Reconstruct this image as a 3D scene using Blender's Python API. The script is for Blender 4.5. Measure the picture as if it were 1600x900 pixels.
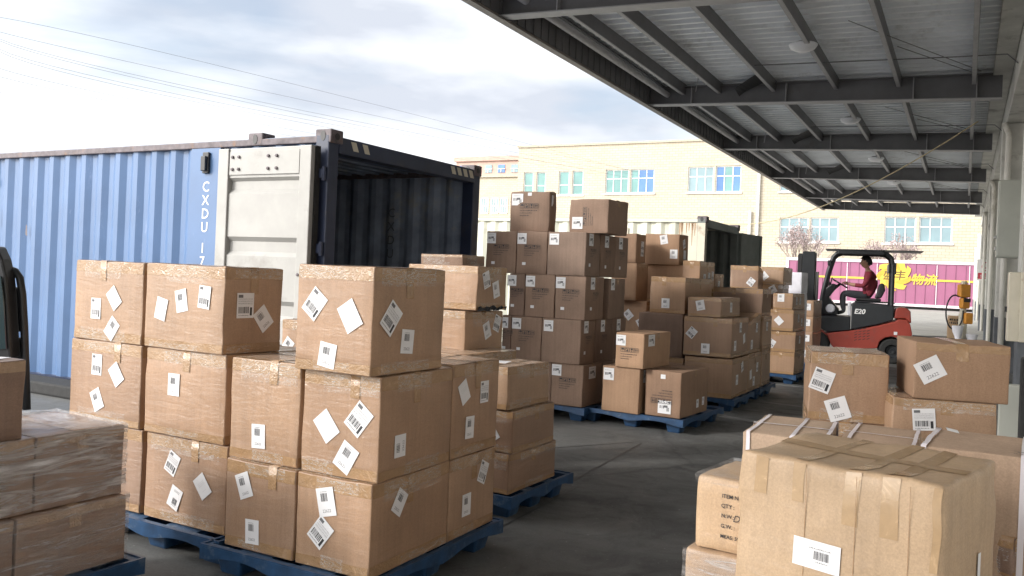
import bpy, bmesh, math, random
from mathutils import Vector, Matrix, noise
R = math.radians
random.seed(7)
for o in list(bpy.data.objects): bpy.data.objects.remove(o)
sc = bpy.context.scene
COL = sc.collection

# ------------------------------------------------------------------ camera, light, exposure
F, CX, CY, ROLL, HC = 1330.0, 800.0, 428.0, R(2.4), 1.42
cam_d = bpy.data.cameras.new('camera'); cam = bpy.data.objects.new('camera', cam_d); COL.objects.link(cam)
cam_d.sensor_width = 36; cam_d.lens = 36 * F / 1600; cam_d.shift_y = -(450 - CY) / 1600
cam_d.clip_start = .05; cam_d.clip_end = 3000
cs, sn = math.cos(ROLL), math.sin(ROLL)
cam.matrix_world = Matrix(((cs, -sn, 0, 0), (0, 0, -1, 0), (sn, cs, 0, HC), (0, 0, 0, 1)))
sc.camera = cam
sc.view_settings.view_transform = 'Standard'; sc.view_settings.look = 'None'
sc.view_settings.exposure = 1.05; sc.view_settings.gamma = 1
SUN_DIR = Vector((-.74, -.26, .40)).normalized()      # towards the sun
sl = bpy.data.lights.new('sun', 'SUN'); so = bpy.data.objects.new('sun', sl); COL.objects.link(so)
sl.energy = 1.3; sl.angle = R(8); sl.color = (1, .96, .90)
so.rotation_euler = SUN_DIR.to_track_quat('Z', 'Y').to_euler(); so.location = (0, 0, 30)
w = bpy.data.worlds.new('World'); sc.world = w; w.use_nodes = True
nt = w.node_tree; nt.nodes.clear()
def wn(t, **k):
    n = nt.nodes.new(t)
    for a, b in k.items(): setattr(n, a, b)
    return n
out = wn('ShaderNodeOutputWorld')
sky = wn('ShaderNodeTexSky', sky_type='NISHITA', sun_disc=False, sun_elevation=math.asin(SUN_DIR.z), sun_rotation=math.atan2(SUN_DIR.x, SUN_DIR.y), dust_density=2.0)
bg1 = wn('ShaderNodeBackground'); bg1.inputs[1].default_value = .10
nt.links.new(sky.outputs[0], bg1.inputs[0])
tc = wn('ShaderNodeTexCoord'); mp = wn('ShaderNodeMapping'); mp.inputs['Scale'].default_value = (1.0, 1.0, 3.6); mp.inputs['Location'].default_value = (.42, .1, 0.3)
nt.links.new(tc.outputs['Generated'], mp.inputs[0])
n1 = wn('ShaderNodeTexNoise'); n1.inputs['Scale'].default_value = 1.9; n1.inputs['Detail'].default_value = 7; n1.inputs['Roughness'].default_value = .5; n1.inputs['Distortion'].default_value = .35
nt.links.new(mp.outputs[0], n1.inputs['Vector'])
mp2 = wn('ShaderNodeMapping'); mp2.inputs['Scale'].default_value = (1.0, 1.0, 3.4); mp2.inputs['Location'].default_value = (4.1, 2.3, 1.2)
nt.links.new(tc.outputs['Generated'], mp2.inputs[0])
n2 = wn('ShaderNodeTexNoise'); n2.inputs['Scale'].default_value = 2.4; n2.inputs['Detail'].default_value = 6; n2.inputs['Roughness'].default_value = .48
nt.links.new(mp2.outputs[0], n2.inputs['Vector'])
rc = wn('ShaderNodeValToRGB'); nt.links.new(n2.outputs[0], rc.inputs[0])        # cloud brightness: grey-blue bases to white
e = rc.color_ramp.elements; e[0].position = .40; e[0].color = (.37, .395, .445, 1); e[1].position = .58; e[1].color = (.66, .67, .68, 1)
bg2 = wn('ShaderNodeBackground'); bg2.inputs[1].default_value = 1.0
nt.links.new(rc.outputs[0], bg2.inputs[0])
rm = wn('ShaderNodeValToRGB'); nt.links.new(n1.outputs[0], rm.inputs[0])
e = rm.color_ramp.elements; e[0].position = .36; e[0].color = (.25, .25, .25, 1); e[1].position = .52; e[1].color = (1, 1, 1, 1)
mx = wn('ShaderNodeMixShader'); nt.links.new(rm.outputs[0], mx.inputs[0]); nt.links.new(bg1.outputs[0], mx.inputs[1]); nt.links.new(bg2.outputs[0], mx.inputs[2])
# fill glow added around the sun (behind and to the left of the camera)
dt = wn('ShaderNodeVectorMath', operation='DOT_PRODUCT'); dt.inputs[1].default_value = SUN_DIR; nt.links.new(tc.outputs['Generated'], dt.inputs[0])
cl = wn('ShaderNodeMath', operation='MAXIMUM'); cl.inputs[1].default_value = 0; nt.links.new(dt.outputs['Value'], cl.inputs[0])
pw = wn('ShaderNodeMath', operation='POWER'); pw.inputs[1].default_value = 4.0; nt.links.new(cl.outputs[0], pw.inputs[0])
ml = wn('ShaderNodeMath', operation='MULTIPLY'); ml.inputs[1].default_value = 3.2; nt.links.new(pw.outputs[0], ml.inputs[0])
bg3 = wn('ShaderNodeBackground'); bg3.inputs[0].default_value = (1, .97, .93, 1); nt.links.new(ml.outputs[0], bg3.inputs[1])
ad = wn('ShaderNodeAddShader'); nt.links.new(mx.outputs[0], ad.inputs[0]); nt.links.new(bg3.outputs[0], ad.inputs[1])
nt.links.new(ad.outputs[0], out.inputs[0])

# ------------------------------------------------------------------ pixel <-> place helpers
def at_depth(px, py, Y):
    u = (px - CX) / F; v = (CY - py) / F
    return Vector(((u * cs - v * sn) * Y, Y, HC + (u * sn + v * cs) * Y))
def at_z(px, py, z):
    p = at_depth(px, py, 1); k = (z - HC) / (p.z - HC)
    return at_depth(px, py, k)
def project(p):
    d = p - Vector((0, 0, HC)); return (CX + F * (cs * d.x + sn * d.z) / d.y, CY - F * (-sn * d.x + cs * d.z) / d.y)
def z_of(P, py):           # height above the floor of the pixel row py on the vertical through P
    v = (CY - py) / F
    return HC + (v * P.y + sn * P.x) / cs
def run_to(P, d, px, z):   # metres from P along d until the image column px
    u = (px - CX) / F; zz = z - HC
    return (u * P.y - cs * P.x - sn * zz) / (cs * d[0] - u * d[1])

# ------------------------------------------------------------------ materials
MATS = {}
def new_mat(name):
    m = bpy.data.materials.new(name); m.use_nodes = True; MATS[name] = m
    nt = m.node_tree; b = nt.nodes['Principled BSDF']
    return m, nt, b
def N(nt, t, **k):
    n = nt.nodes.new(t)
    for a, b in k.items():
        if a in n.inputs: n.inputs[a].default_value = b
        else: setattr(n, a, b)
    return n
def coords(nt, kind='Object', scale=(1, 1, 1), rot=(0, 0, 0)):
    t = nt.nodes.new('ShaderNodeTexCoord'); m = nt.nodes.new('ShaderNodeMapping'); m.inputs['Scale'].default_value = scale; m.inputs['Rotation'].default_value = rot
    nt.links.new(t.outputs[kind], m.inputs[0]); return m.outputs[0]
def ramp(nt, src, stops):
    r = nt.nodes.new('ShaderNodeValToRGB'); els = r.color_ramp.elements
    while len(els) < len(stops): els.new(.5)
    for e, (p, c) in zip(els, stops):
        e.position = p; e.color = (*c, 1) if len(c) == 3 else c
    nt.links.new(src, r.inputs[0]); return r.outputs[0]
def mix(nt, fac, a, b, mode='MIX'):
    m = nt.nodes.new('ShaderNodeMix'); m.data_type = 'RGBA'; m.blend_type = mode
    for i, s in ((0, fac), (6, a), (7, b)):
        if hasattr(s, 'links'): nt.links.new(s, m.inputs[i])
        elif i == 0: m.inputs[0].default_value = s
        else: m.inputs[i].default_value = (*s, 1)
    return m.outputs[2]
def bump(nt, b, src, strength=.3, dist=.01, prev=None):
    n = nt.nodes.new('ShaderNodeBump'); n.inputs['Strength'].default_value = strength; n.inputs['Distance'].default_value = dist
    nt.links.new(src, n.inputs['Height'])
    if prev: nt.links.new(prev, n.inputs['Normal'])
    nt.links.new(n.outputs[0], b.inputs['Normal']); return n.outputs[0]
def simple(name, col, rough=.6, metal=0, var=.15, scale=6, bmp=0, coat=0, dirt=None):
    m, nt, b = new_mat(name)
    c = coords(nt)
    n = N(nt, 'ShaderNodeTexNoise', Scale=scale, Detail=6.0, Roughness=.6); nt.links.new(c, n.inputs['Vector'])
    lo = tuple(x * (1 - var) for x in col); hi = tuple(min(1, x * (1 + var)) for x in col)
    o = ramp(nt, n.outputs[0], [(.3, lo), (.7, hi)])
    if dirt:
        n2 = N(nt, 'ShaderNodeTexNoise', Scale=scale * .6, Detail=9.0, Roughness=.72); nt.links.new(c, n2.inputs['Vector'])
        f = ramp(nt, n2.outputs[0], [(.56, (0, 0, 0)), (.68, (1, 1, 1))]); o = mix(nt, f, o, dirt)
    nt.links.new(o, b.inputs['Base Color']); b.inputs['Roughness'].default_value = rough; b.inputs['Metallic'].default_value = metal
    b.inputs['Coat Weight'].default_value = coat
    if bmp: bump(nt, b, n.outputs[0], bmp, .01)
    return m
def cardboard(name, col, film=0.0, stripe=140):
    m, nt, b = new_mat(name)
    c = coords(nt)
    inf = nt.nodes.new('ShaderNodeObjectInfo')
    off = N(nt, 'ShaderNodeVectorMath', operation='SCALE'); off.inputs[0].default_value = (37, 11, 23); nt.links.new(inf.outputs['Random'], off.inputs['Scale'])
    add = N(nt, 'ShaderNodeVectorMath', operation='ADD'); nt.links.new(c, add.inputs[0]); nt.links.new(off.outputs[0], add.inputs[1])
    big = N(nt, 'ShaderNodeTexNoise', Scale=3.2, Detail=4.0, Roughness=.55); nt.links.new(add.outputs[0], big.inputs['Vector'])
    fine = N(nt, 'ShaderNodeTexNoise', Scale=170.0, Detail=4.0, Roughness=.7); nt.links.new(c, fine.inputs['Vector'])
    mp = nt.nodes.new('ShaderNodeMapping'); mp.inputs['Scale'].default_value = (45, 45, 1.3); nt.links.new(add.outputs[0], mp.inputs[0])
    fl = N(nt, 'ShaderNodeTexNoise', Scale=1.0, Detail=3.0); nt.links.new(mp.outputs[0], fl.inputs['Vector'])
    c1 = ramp(nt, big.outputs[0], [(.32, tuple(x * .86 for x in col)), (.68, tuple(x * 1.1 for x in col))])
    c2 = mix(nt, .45, c1, ramp(nt, fine.outputs[0], [(.3, (.45, .45, .45)), (.7, (1, 1, 1))]), 'MULTIPLY')
    c3 = mix(nt, .20, c2, ramp(nt, fl.outputs[0], [(.35, (.6, .6, .6)), (.6, (1, 1, 1))]), 'MULTIPLY')
    rv = ramp(nt, inf.outputs['Random'], [(0, (.74, .72, .74)), (.35, (.90, .87, .84)), (.7, (1, .97, .93)), (1, (.93, .95, .96))])
    c4 = mix(nt, 1.0, c3, rv, 'MULTIPLY')
    sc_n = N(nt, 'ShaderNodeTexNoise', Scale=9.0, Detail=8.0, Roughness=.75, Distortion=1.5); nt.links.new(add.outputs[0], sc_n.inputs['Vector'])
    scf = ramp(nt, sc_n.outputs[0], [(.64, (0, 0, 0)), (.74, (.5, .5, .5))])
    c5 = mix(nt, scf, c4, tuple(x * .55 for x in col))
    nt.links.new(c5, b.inputs['Base Color'])
    b.inputs['Roughness'].default_value = .78 if not film else .5
    b.inputs['Specular IOR Level'].default_value = .3
    p = bump(nt, b, fl.outputs[0], .18, .004)
    if film:
        b.inputs['Coat Weight'].default_value = film; b.inputs['Coat Roughness'].default_value = .16
        mp3 = nt.nodes.new('ShaderNodeMapping'); mp3.inputs['Scale'].default_value = (3, 3, 16); mp3.inputs['Rotation'].default_value = (.25, .3, .2); nt.links.new(add.outputs[0], mp3.inputs[0])
        wr = N(nt, 'ShaderNodeTexNoise', Scale=1.6, Detail=5.0, Roughness=.6, Distortion=1.2); nt.links.new(mp3.outputs[0], wr.inputs['Vector'])
        bb = nt.nodes.new('ShaderNodeBump'); bb.inputs['Strength'].default_value = .8; bb.inputs['Distance'].default_value = .02
        nt.links.new(wr.outputs[0], bb.inputs['Height']); nt.links.new(bb.outputs[0], b.inputs['Coat Normal'])
    return m
def tape_mat(name, col, wr=.5):
    m, nt, b = new_mat(name)
    c = coords(nt, scale=(1, 1, 1)); inf = nt.nodes.new('ShaderNodeObjectInfo')
    add = N(nt, 'ShaderNodeVectorMath', operation='ADD'); nt.links.new(c, add.inputs[0])
    off = N(nt, 'ShaderNodeVectorMath', operation='SCALE'); off.inputs[0].default_value = (37, 11, 23); nt.links.new(inf.outputs['Random'], off.inputs['Scale']); nt.links.new(off.outputs[0], add.inputs[1])
    n = N(nt, 'ShaderNodeTexNoise', Scale=14.0, Detail=6.0, Roughness=.65, Distortion=2.0); nt.links.new(add.outputs[0], n.inputs['Vector'])
    o = ramp(nt, n.outputs[0], [(.3, tuple(x * .85 for x in col)), (.6, col), (.74, tuple(min(1, x * 1.35 + .05) for x in col))])  # lightest stop paints crinkle highlights into the tape colour
    nt.links.new(o, b.inputs['Base Color']); b.inputs['Roughness'].default_value = .16; b.inputs['Specular IOR Level'].default_value = .7
    mu = N(nt, 'ShaderNodeTexNoise', Scale=26.0, Detail=4.0, Roughness=.6, Distortion=3.5); nt.links.new(add.outputs[0], mu.inputs['Vector'])
    bump(nt, b, mu.outputs[0], wr, .012)
    return m
def film_mat(name, opacity=.5):
    m, nt, b = new_mat(name)
    c = coords(nt, scale=(1.5, 1.5, 13), rot=(.12, .22, 0))
    n = N(nt, 'ShaderNodeTexNoise', Scale=2.2, Detail=8.0, Roughness=.68, Distortion=1.2); nt.links.new(c, n.inputs['Vector'])
    n2 = N(nt, 'ShaderNodeTexNoise', Scale=5.0, Detail=6.0, Roughness=.6, Distortion=2.0); nt.links.new(c, n2.inputs['Vector'])
    f = ramp(nt, n.outputs[0], [(.40, (.06 * opacity * 2,) * 3), (.58, (.35 * opacity * 2,) * 3), (.70, (min(1, .85 * opacity * 2),) * 3)])
    b.inputs['Base Color'].default_value = (.80, .79, .80, 1); b.inputs['Roughness'].default_value = .16
    bump(nt, b, n2.outputs[0], .9, .02)
    nt.links.new(f, b.inputs['Alpha'])
    return m
def glint_mat(name):
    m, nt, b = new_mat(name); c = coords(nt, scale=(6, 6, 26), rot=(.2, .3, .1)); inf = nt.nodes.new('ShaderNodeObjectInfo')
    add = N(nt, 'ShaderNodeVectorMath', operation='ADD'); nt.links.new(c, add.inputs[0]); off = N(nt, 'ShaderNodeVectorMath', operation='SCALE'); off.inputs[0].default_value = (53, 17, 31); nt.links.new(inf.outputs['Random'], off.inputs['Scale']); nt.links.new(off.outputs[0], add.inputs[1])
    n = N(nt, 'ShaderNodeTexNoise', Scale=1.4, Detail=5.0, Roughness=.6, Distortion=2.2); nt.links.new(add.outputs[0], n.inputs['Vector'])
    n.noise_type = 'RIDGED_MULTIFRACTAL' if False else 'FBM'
    f = ramp(nt, n.outputs[0], [(.475, (.04,) * 3), (.497, (.5,) * 3), (.505, (.5,) * 3), (.53, (.05,) * 3), (.66, (.05,) * 3), (.70, (.42,) * 3)])  # pale alpha streaks: crinkle highlights put into the film colour
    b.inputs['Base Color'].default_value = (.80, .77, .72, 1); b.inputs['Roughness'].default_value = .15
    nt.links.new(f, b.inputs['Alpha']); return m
glint_mat('film_glint')
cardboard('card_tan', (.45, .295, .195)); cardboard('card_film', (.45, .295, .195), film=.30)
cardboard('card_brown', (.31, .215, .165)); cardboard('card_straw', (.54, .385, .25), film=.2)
cardboard('card_wrapped', (.36, .245, .18), film=.5); cardboard('card_white', (.55, .405, .30))
tape_mat('tape_tan', (.36, .225, .12), .35); tape_mat('tape_clear', (.42, .29, .19), .7); tape_mat('tape_straw', (.42, .285, .16), .06)
film_mat('stretch_film', .42); film_mat('stretch_film_heavy', .75)
simple('paper', (.72, .72, .74), .55, var=.03); simple('ink', (.03, .03, .035), .6); simple('ink_grey', (.13, .13, .14), .6); simple('ink_light', (.55, .55, .57), .6)
simple('strap_white', (.72, .68, .72), .3, var=.06)
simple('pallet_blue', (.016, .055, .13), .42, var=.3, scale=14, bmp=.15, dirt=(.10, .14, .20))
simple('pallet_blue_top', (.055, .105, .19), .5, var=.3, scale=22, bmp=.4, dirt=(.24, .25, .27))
simple('blue_paint', (.075, .145, .285), .38, var=.12, scale=1.6, bmp=.12)
simple('navy_paint', (.028, .038, .075), .4, var=.25, scale=3, dirt=(.05, .05, .06))
simple('rust_steel', (.13, .11, .12), .65, var=.4, scale=12, bmp=.3, dirt=(.20, .12, .08))
simple('cream_door', (.34, .335, .32), .45, var=.10, scale=3, dirt=(.25, .24, .22), bmp=.05)
simple('inner_wall', (.24, .29, .38), .7, var=.35, scale=3, dirt=(.36, .36, .34))
simple('cream_container', (.60, .60, .50), .5, var=.07, scale=1.5, dirt=(.50, .47, .36))
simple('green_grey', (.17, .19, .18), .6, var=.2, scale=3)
simple('white_paint', (.78, .78, .78), .4, var=.04); simple('yellow_paint', (.75, .55, .06), .5)
simple('beam_grey', (.15, .148, .155), .5, var=.15, scale=2, dirt=(.12, .11, .11)); simple('flange_grey', (.37, .365, .375), .5, var=.1)
simple('roof_sheet', (.80, .83, .87), .45, var=.12, scale=1.2, dirt=(.55, .56, .57)); simple('fascia', (.30, .27, .25), .6, var=.1)
simple('dark_metal', (.03, .03, .032), .45); simple('black_plastic', (.018, .02, .024), .38, var=.3); simple('rubber', (.022, .022, .022), .85, var=.3, scale=20, bmp=.3)
simple('concrete_wall', (.56, .555, .52), .85, var=.16, scale=2.4, bmp=.25, dirt=(.29, .28, .26)); simple('plaster', (.76, .74, .69), .8, var=.08, scale=1.3, dirt=(.48, .46, .40), bmp=.15)
simple('grey_base', (.105, .115, .13), .7, var=.2, scale=5); simple('cabinet_grey', (.40, .41, .37), .4, var=.07, scale=3, dirt=(.32, .31, .26))
simple('cream_enamel', (.58, .54, .44), .4, var=.07, dirt=(.36, .28, .20)); simple('lamp_white', (.75, .76, .8), .3, var=.03)
simple('fork_red', (.30, .05, .035), .36, var=.12, scale=4, dirt=(.22, .06, .05)); simple('fork_dark', (.022, .025, .029), .45)
simple('steel', (.40, .40, .40), .35, metal=.8); simple('seat_black', (.02, .02, .022), .55)
simple('skin', (.36, .20, .13), .6, var=.06); simple('hair', (.010, .009, .009), .6); simple('shirt_red', (.20, .02, .035), .8, var=.2, scale=18, bmp=.2); simple('trousers', (.035, .037, .045), .85, var=.2, scale=18, bmp=.2)
simple('shoe', (.02, .02, .02), .6)
simple('magenta', (.27, .09, .165), .5, var=.06, scale=.6); simple('trailer_white', (.60, .52, .55), .5); simple('logo_yellow', (.62, .44, .05), .5, var=.05); simple('logo_gold', (.50, .30, .03), .5)
simple('glass_green', (.13, .27, .26), .12, var=.2, scale=.5); simple('glass_blue', (.08, .19, .46), .10, var=.3, scale=.4); simple('glass_pale', (.20, .29, .32), .12, var=.15, scale=.5); simple('frame_white', (.75, .75, .72), .5)
simple('twig', (.27, .22, .20), .9, var=.2); simple('bark', (.17, .13, .11), .9, var=.2); simple('blossom', (.40, .32, .315), .9, var=.25, scale=2)
simple('sign_red', (.55, .04, .07), .4); simple('rope', (.45, .37, .22), .8); simple('wire', (.16, .16, .17), .6); simple('orange', (.65, .28, .04), .5); simple('logo_ink', (.12, .075, .02), .6); simple('cloth_white', (.72, .72, .78), .8)
simple('dark_glass', (.012, .03, .035), .08); simple('red_brick', (.50, .34, .28), .85, var=.1, scale=1); simple('sun_patch_grey', (.20, .20, .195), .75, var=.4, scale=4)
# brick facade
m, nt_, b = new_mat('beige_brick'); c = coords(nt_, scale=(1, 1, 1))
br = N(nt_, 'ShaderNodeTexBrick', Scale=1.0); br.inputs['Color1'].default_value = (.54, .485, .385, 1); br.inputs['Color2'].default_value = (.485, .43, .335, 1); br.inputs['Mortar'].default_value = (.37, .32, .235, 1)
br.inputs['Brick Width'].default_value = .62; br.inputs['Row Height'].default_value = .26; br.inputs['Mortar Size'].default_value = .022
nt_.links.new(c, br.inputs['Vector'])
ns = N(nt_, 'ShaderNodeTexNoise', Scale=.16, Detail=6.0); nt_.links.new(c, ns.inputs['Vector'])
nt_.links.new(mix(nt_, .5, br.outputs[0], ramp(nt_, ns.outputs[0], [(.3, (.8, .8, .8)), (.7, (1, 1, 1))]), 'MULTIPLY'), b.inputs['Base Color']); b.inputs['Roughness'].default_value = .85
# blue container paint with dents and scratches
m, nt_, b = MATS['blue_paint'], MATS['blue_paint'].node_tree, MATS['blue_paint'].node_tree.nodes['Principled BSDF']
c = coords(nt_, scale=(1, 1, .25))
n = N(nt_, 'ShaderNodeTexNoise', Scale=9.0, Detail=9.0, Roughness=.8); nt_.links.new(c, n.inputs['Vector'])
f = ramp(nt_, n.outputs[0], [(.60, (0, 0, 0)), (.70, (.7, .7, .7))])
old = b.inputs['Base Color'].links[0].from_socket
nt_.links.new(mix(nt_, f, old, (.23, .30, .48)), b.inputs['Base Color'])
# floors
def ground_mat(name, c0, c1, stain, scale=1.0, rough=.7, spec=None):
    m, nt, b = new_mat(name); c = coords(nt, 'Object')
    n = N(nt, 'ShaderNodeTexNoise', Scale=.55 * scale, Detail=8.0, Roughness=.62, Distortion=.6); nt.links.new(c, n.inputs['Vector'])
    f = N(nt, 'ShaderNodeTexNoise', Scale=120.0, Detail=3.0, Roughness=.7); nt.links.new(c, f.inputs['Vector'])
    st = N(nt, 'ShaderNodeTexNoise', Scale=2.3 * scale, Detail=9.0, Roughness=.72, Distortion=1.0); nt.links.new(c, st.inputs['Vector'])
    mp = nt.nodes.new('ShaderNodeMapping'); mp.inputs['Rotation'].default_value = (0, 0, R(27)); mp.inputs['Scale'].default_value = (5, .35, 1); nt.links.new(c, mp.inputs[0])
    tr = N(nt, 'ShaderNodeTexNoise', Scale=1.2, Detail=6.0, Roughness=.6); nt.links.new(mp.outputs[0], tr.inputs['Vector'])
    o = ramp(nt, n.outputs[0], [(.32, c0), (.68, c1)])
    o = mix(nt, ramp(nt, st.outputs[0], [(.52, (0, 0, 0)), (.70, (.8, .8, .8))]), o, stain)
    o = mix(nt, .5, o, ramp(nt, tr.outputs[0], [(.35, (.55, .55, .55)), (.65, (1, 1, 1))]), 'MULTIPLY')
    o = mix(nt, .55, o, ramp(nt, f.outputs[0], [(.3, (.45, .45, .45)), (.72, (1, 1, 1))]), 'MULTIPLY')
    dn = N(nt, 'ShaderNodeTexNoise', Scale=1.5, Detail=5.0); nt.links.new(c, dn.inputs['Vector']); wv = mix(nt, .25, c, dn.outputs['Color'])
    vo = N(nt, 'ShaderNodeTexVoronoi', Scale=.33, feature='DISTANCE_TO_EDGE'); nt.links.new(wv, vo.inputs['Vector'])
    o = mix(nt, ramp(nt, vo.outputs['Distance'], [(.0, (.75, .75, .75)), (.006, (0, 0, 0))]), o, tuple(x * .45 for x in c0))
    sp = N(nt, 'ShaderNodeTexNoise', Scale=38.0, Detail=2.0); nt.links.new(c, sp.inputs['Vector'])
    o = mix(nt, ramp(nt, sp.outputs[0], [(.70, (0, 0, 0)), (.76, (.55, .55, .55))]), o, tuple(min(1, x * 2.0) for x in c1))
    nt.links.new(o, b.inputs['Base Color'])
    nt.links.new(ramp(nt, st.outputs[0], [(.35, (rough - .22,) * 3), (.65, (rough + .12,) * 3)]), b.inputs['Roughness'])
    bump(nt, b, f.outputs[0], .35, .004)
    return m
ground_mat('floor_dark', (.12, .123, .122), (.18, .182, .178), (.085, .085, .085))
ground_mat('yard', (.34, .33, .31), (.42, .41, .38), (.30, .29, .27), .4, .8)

# ------------------------------------------------------------------ object helpers
def link(name, me, mats, parent=None, loc=None, rz=None, smooth=False):
    o = bpy.data.objects.new(name, me); COL.objects.link(o)
    if me and not me.materials:
        for mm in (mats if isinstance(mats, (list, tuple)) else [mats]): me.materials.append(MATS[mm])
    if parent: o.parent = parent
    if loc is not None: o.location = loc
    if rz is not None: o.rotation_euler = (0, 0, rz)
    if smooth:
        for p in me.polygons: p.use_smooth = True
    return o
def tag(o, label=None, cat=None, group=None, kind=None):
    if label: o['label'] = label
    if cat: o['category'] = cat
    if group: o['group'] = group
    if kind: o['kind'] = kind
    return o
def empty(name, loc=(0, 0, 0), rz=0, label=None, cat=None, group=None):
    o = bpy.data.objects.new(name, None); COL.objects.link(o); o.location = loc; o.rotation_euler = (0, 0, rz); o.empty_display_size = .1
    return tag(o, label, cat, group)
class MB:
    def __init__(s): s.v = []; s.f = []; s.m = []
    def add(s, vs, fs, mi=0):
        k = len(s.v); s.v += [tuple(v) for v in vs]; s.f += [tuple(i + k for i in f) for f in fs]; s.m += [mi] * len(fs); return s
    def box(s, x0, x1, y0, y1, z0, z1, mi=0, mat=None):
        vs = [Vector((x, y, z)) for z in (z0, z1) for y in (y0, y1) for x in (x0, x1)]
        if mat: vs = [mat @ v for v in vs]
        return s.add(vs, [(0, 2, 3, 1), (4, 5, 7, 6), (0, 1, 5, 4), (2, 6, 7, 3), (0, 4, 6, 2), (1, 3, 7, 5)], mi)
    def tube(s, pts, r, n=8, mi=0, caps=True):
        pts = [Vector(p) for p in pts]; rs = r if isinstance(r, (list, tuple)) else [r] * len(pts)
        k = len(s.v); ref = None
        for i, p in enumerate(pts):
            d = (pts[min(i + 1, len(pts) - 1)] - pts[max(i - 1, 0)]).normalized()
            if ref is None:
                ref = Vector((0, 0, 1)) if abs(d.z) < .9 else Vector((1, 0, 0))
            a = (ref - d * ref.dot(d)).normalized(); ref = a; bb = d.cross(a)
            for j in range(n):
                t = 2 * math.pi * j / n; s.v.append(tuple(p + (a * math.cos(t) + bb * math.sin(t)) * rs[i]))
        for i in range(len(pts) - 1):
            for j in range(n):
                s.f.append((k + i * n + j, k + i * n + (j + 1) % n, k + (i + 1) * n + (j + 1) % n, k + (i + 1) * n + j)); s.m.append(mi)
        if caps:
            s.f.append(tuple(k + j for j in reversed(range(n)))); s.m.append(mi)
            s.f.append(tuple(k + (len(pts) - 1) * n + j for j in range(n))); s.m.append(mi)
        return s
    def prism(s, poly, y0, y1, mi=0, axis='y'):      # poly in (x,z)
        n = len(poly); k = len(s.v)
        for y in (y0, y1):
            for (a, b) in poly: s.v.append((a, y, b) if axis == 'y' else ((y, a, b) if axis == 'x' else (a, b, y)))
        s.f.append(tuple(k + i for i in range(n))); s.f.append(tuple(k + n + i for i in reversed(range(n)))); s.m += [mi, mi]
        for i in range(n): s.f.append((k + i, k + n + i, k + n + (i + 1) % n, k + (i + 1) % n)); s.m.append(mi)
        return s
    def lathe(s, prof, n=20, mi=0, axis='z', c=(0, 0, 0)):   # prof: (r, h)
        k = len(s.v)
        for (r, h) in prof:
            for j in range(n):
                t = 2 * math.pi * j / n; a, b = r * math.cos(t), r * math.sin(t)
                p = (a, b, h) if axis == 'z' else ((a, h, b) if axis == 'y' else (h, a, b))
                s.v.append(tuple(Vector(p) + Vector(c)))
        for i in range(len(prof) - 1):
            for j in range(n):
                s.f.append((k + i * n + j, k + i * n + (j + 1) % n, k + (i + 1) * n + (j + 1) % n, k + (i + 1) * n + j)); s.m.append(mi)
        return s
    def mesh(s, name, fix=True):
        me = bpy.data.meshes.new(name); me.from_pydata(s.v, [], s.f)
        me.polygons.foreach_set('material_index', s.m); me.update()
        if fix:
            bm = bmesh.new(); bm.from_mesh(me); bmesh.ops.recalc_face_normals(bm, faces=bm.faces); bm.to_mesh(me); bm.free()
        return me
    def build(s, name, mats, parent=None, loc=None, rz=None, smooth=False, bevel=0, seg=2):
        o = link(name, s.mesh(name), mats, parent, loc, rz, smooth)
        if bevel:
            b = o.modifiers.new('bevel', 'BEVEL'); b.width = bevel; b.segments = seg; b.limit_method = 'ANGLE'; b.angle_limit = R(40)
        return o
_tx = {}
def text_data(s, size=1.0, ext=0.0, bold=0.0, shear=0.0, align='LEFT'):
    key = (s, size, ext, bold, shear, align)
    if key in _tx: return _tx[key]
    cu = bpy.data.curves.new('txt', 'FONT'); cu.body = s; cu.size = size; cu.extrude = ext; cu.offset = bold; cu.shear = shear; cu.align_x = align; cu.resolution_u = 3
    o = bpy.data.objects.new('txt', cu); COL.objects.link(o)
    dg = bpy.context.evaluated_depsgraph_get(); me = bpy.data.meshes.new_from_object(o.evaluated_get(dg))
    v = [tuple(x.co) for x in me.vertices]; f = [tuple(p.vertices) for p in me.polygons]
    bpy.data.objects.remove(o); bpy.data.curves.remove(cu)
    _tx[key] = (v, f); return v, f
def add_text(mb, s, mat, size=1.0, ext=0, bold=0, mi=0, align='LEFT', shear=0):
    v, f = text_data(s, size, ext, bold, shear, align)
    mb.add([mat @ Vector(p) for p in v], f, mi)
def rect(mb, x0, x1, y0, y1, z, mi): mb.add([(x0, y0, z), (x1, y0, z), (x1, y1, z), (x0, y1, z)], [(0, 1, 2, 3)], mi)

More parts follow.
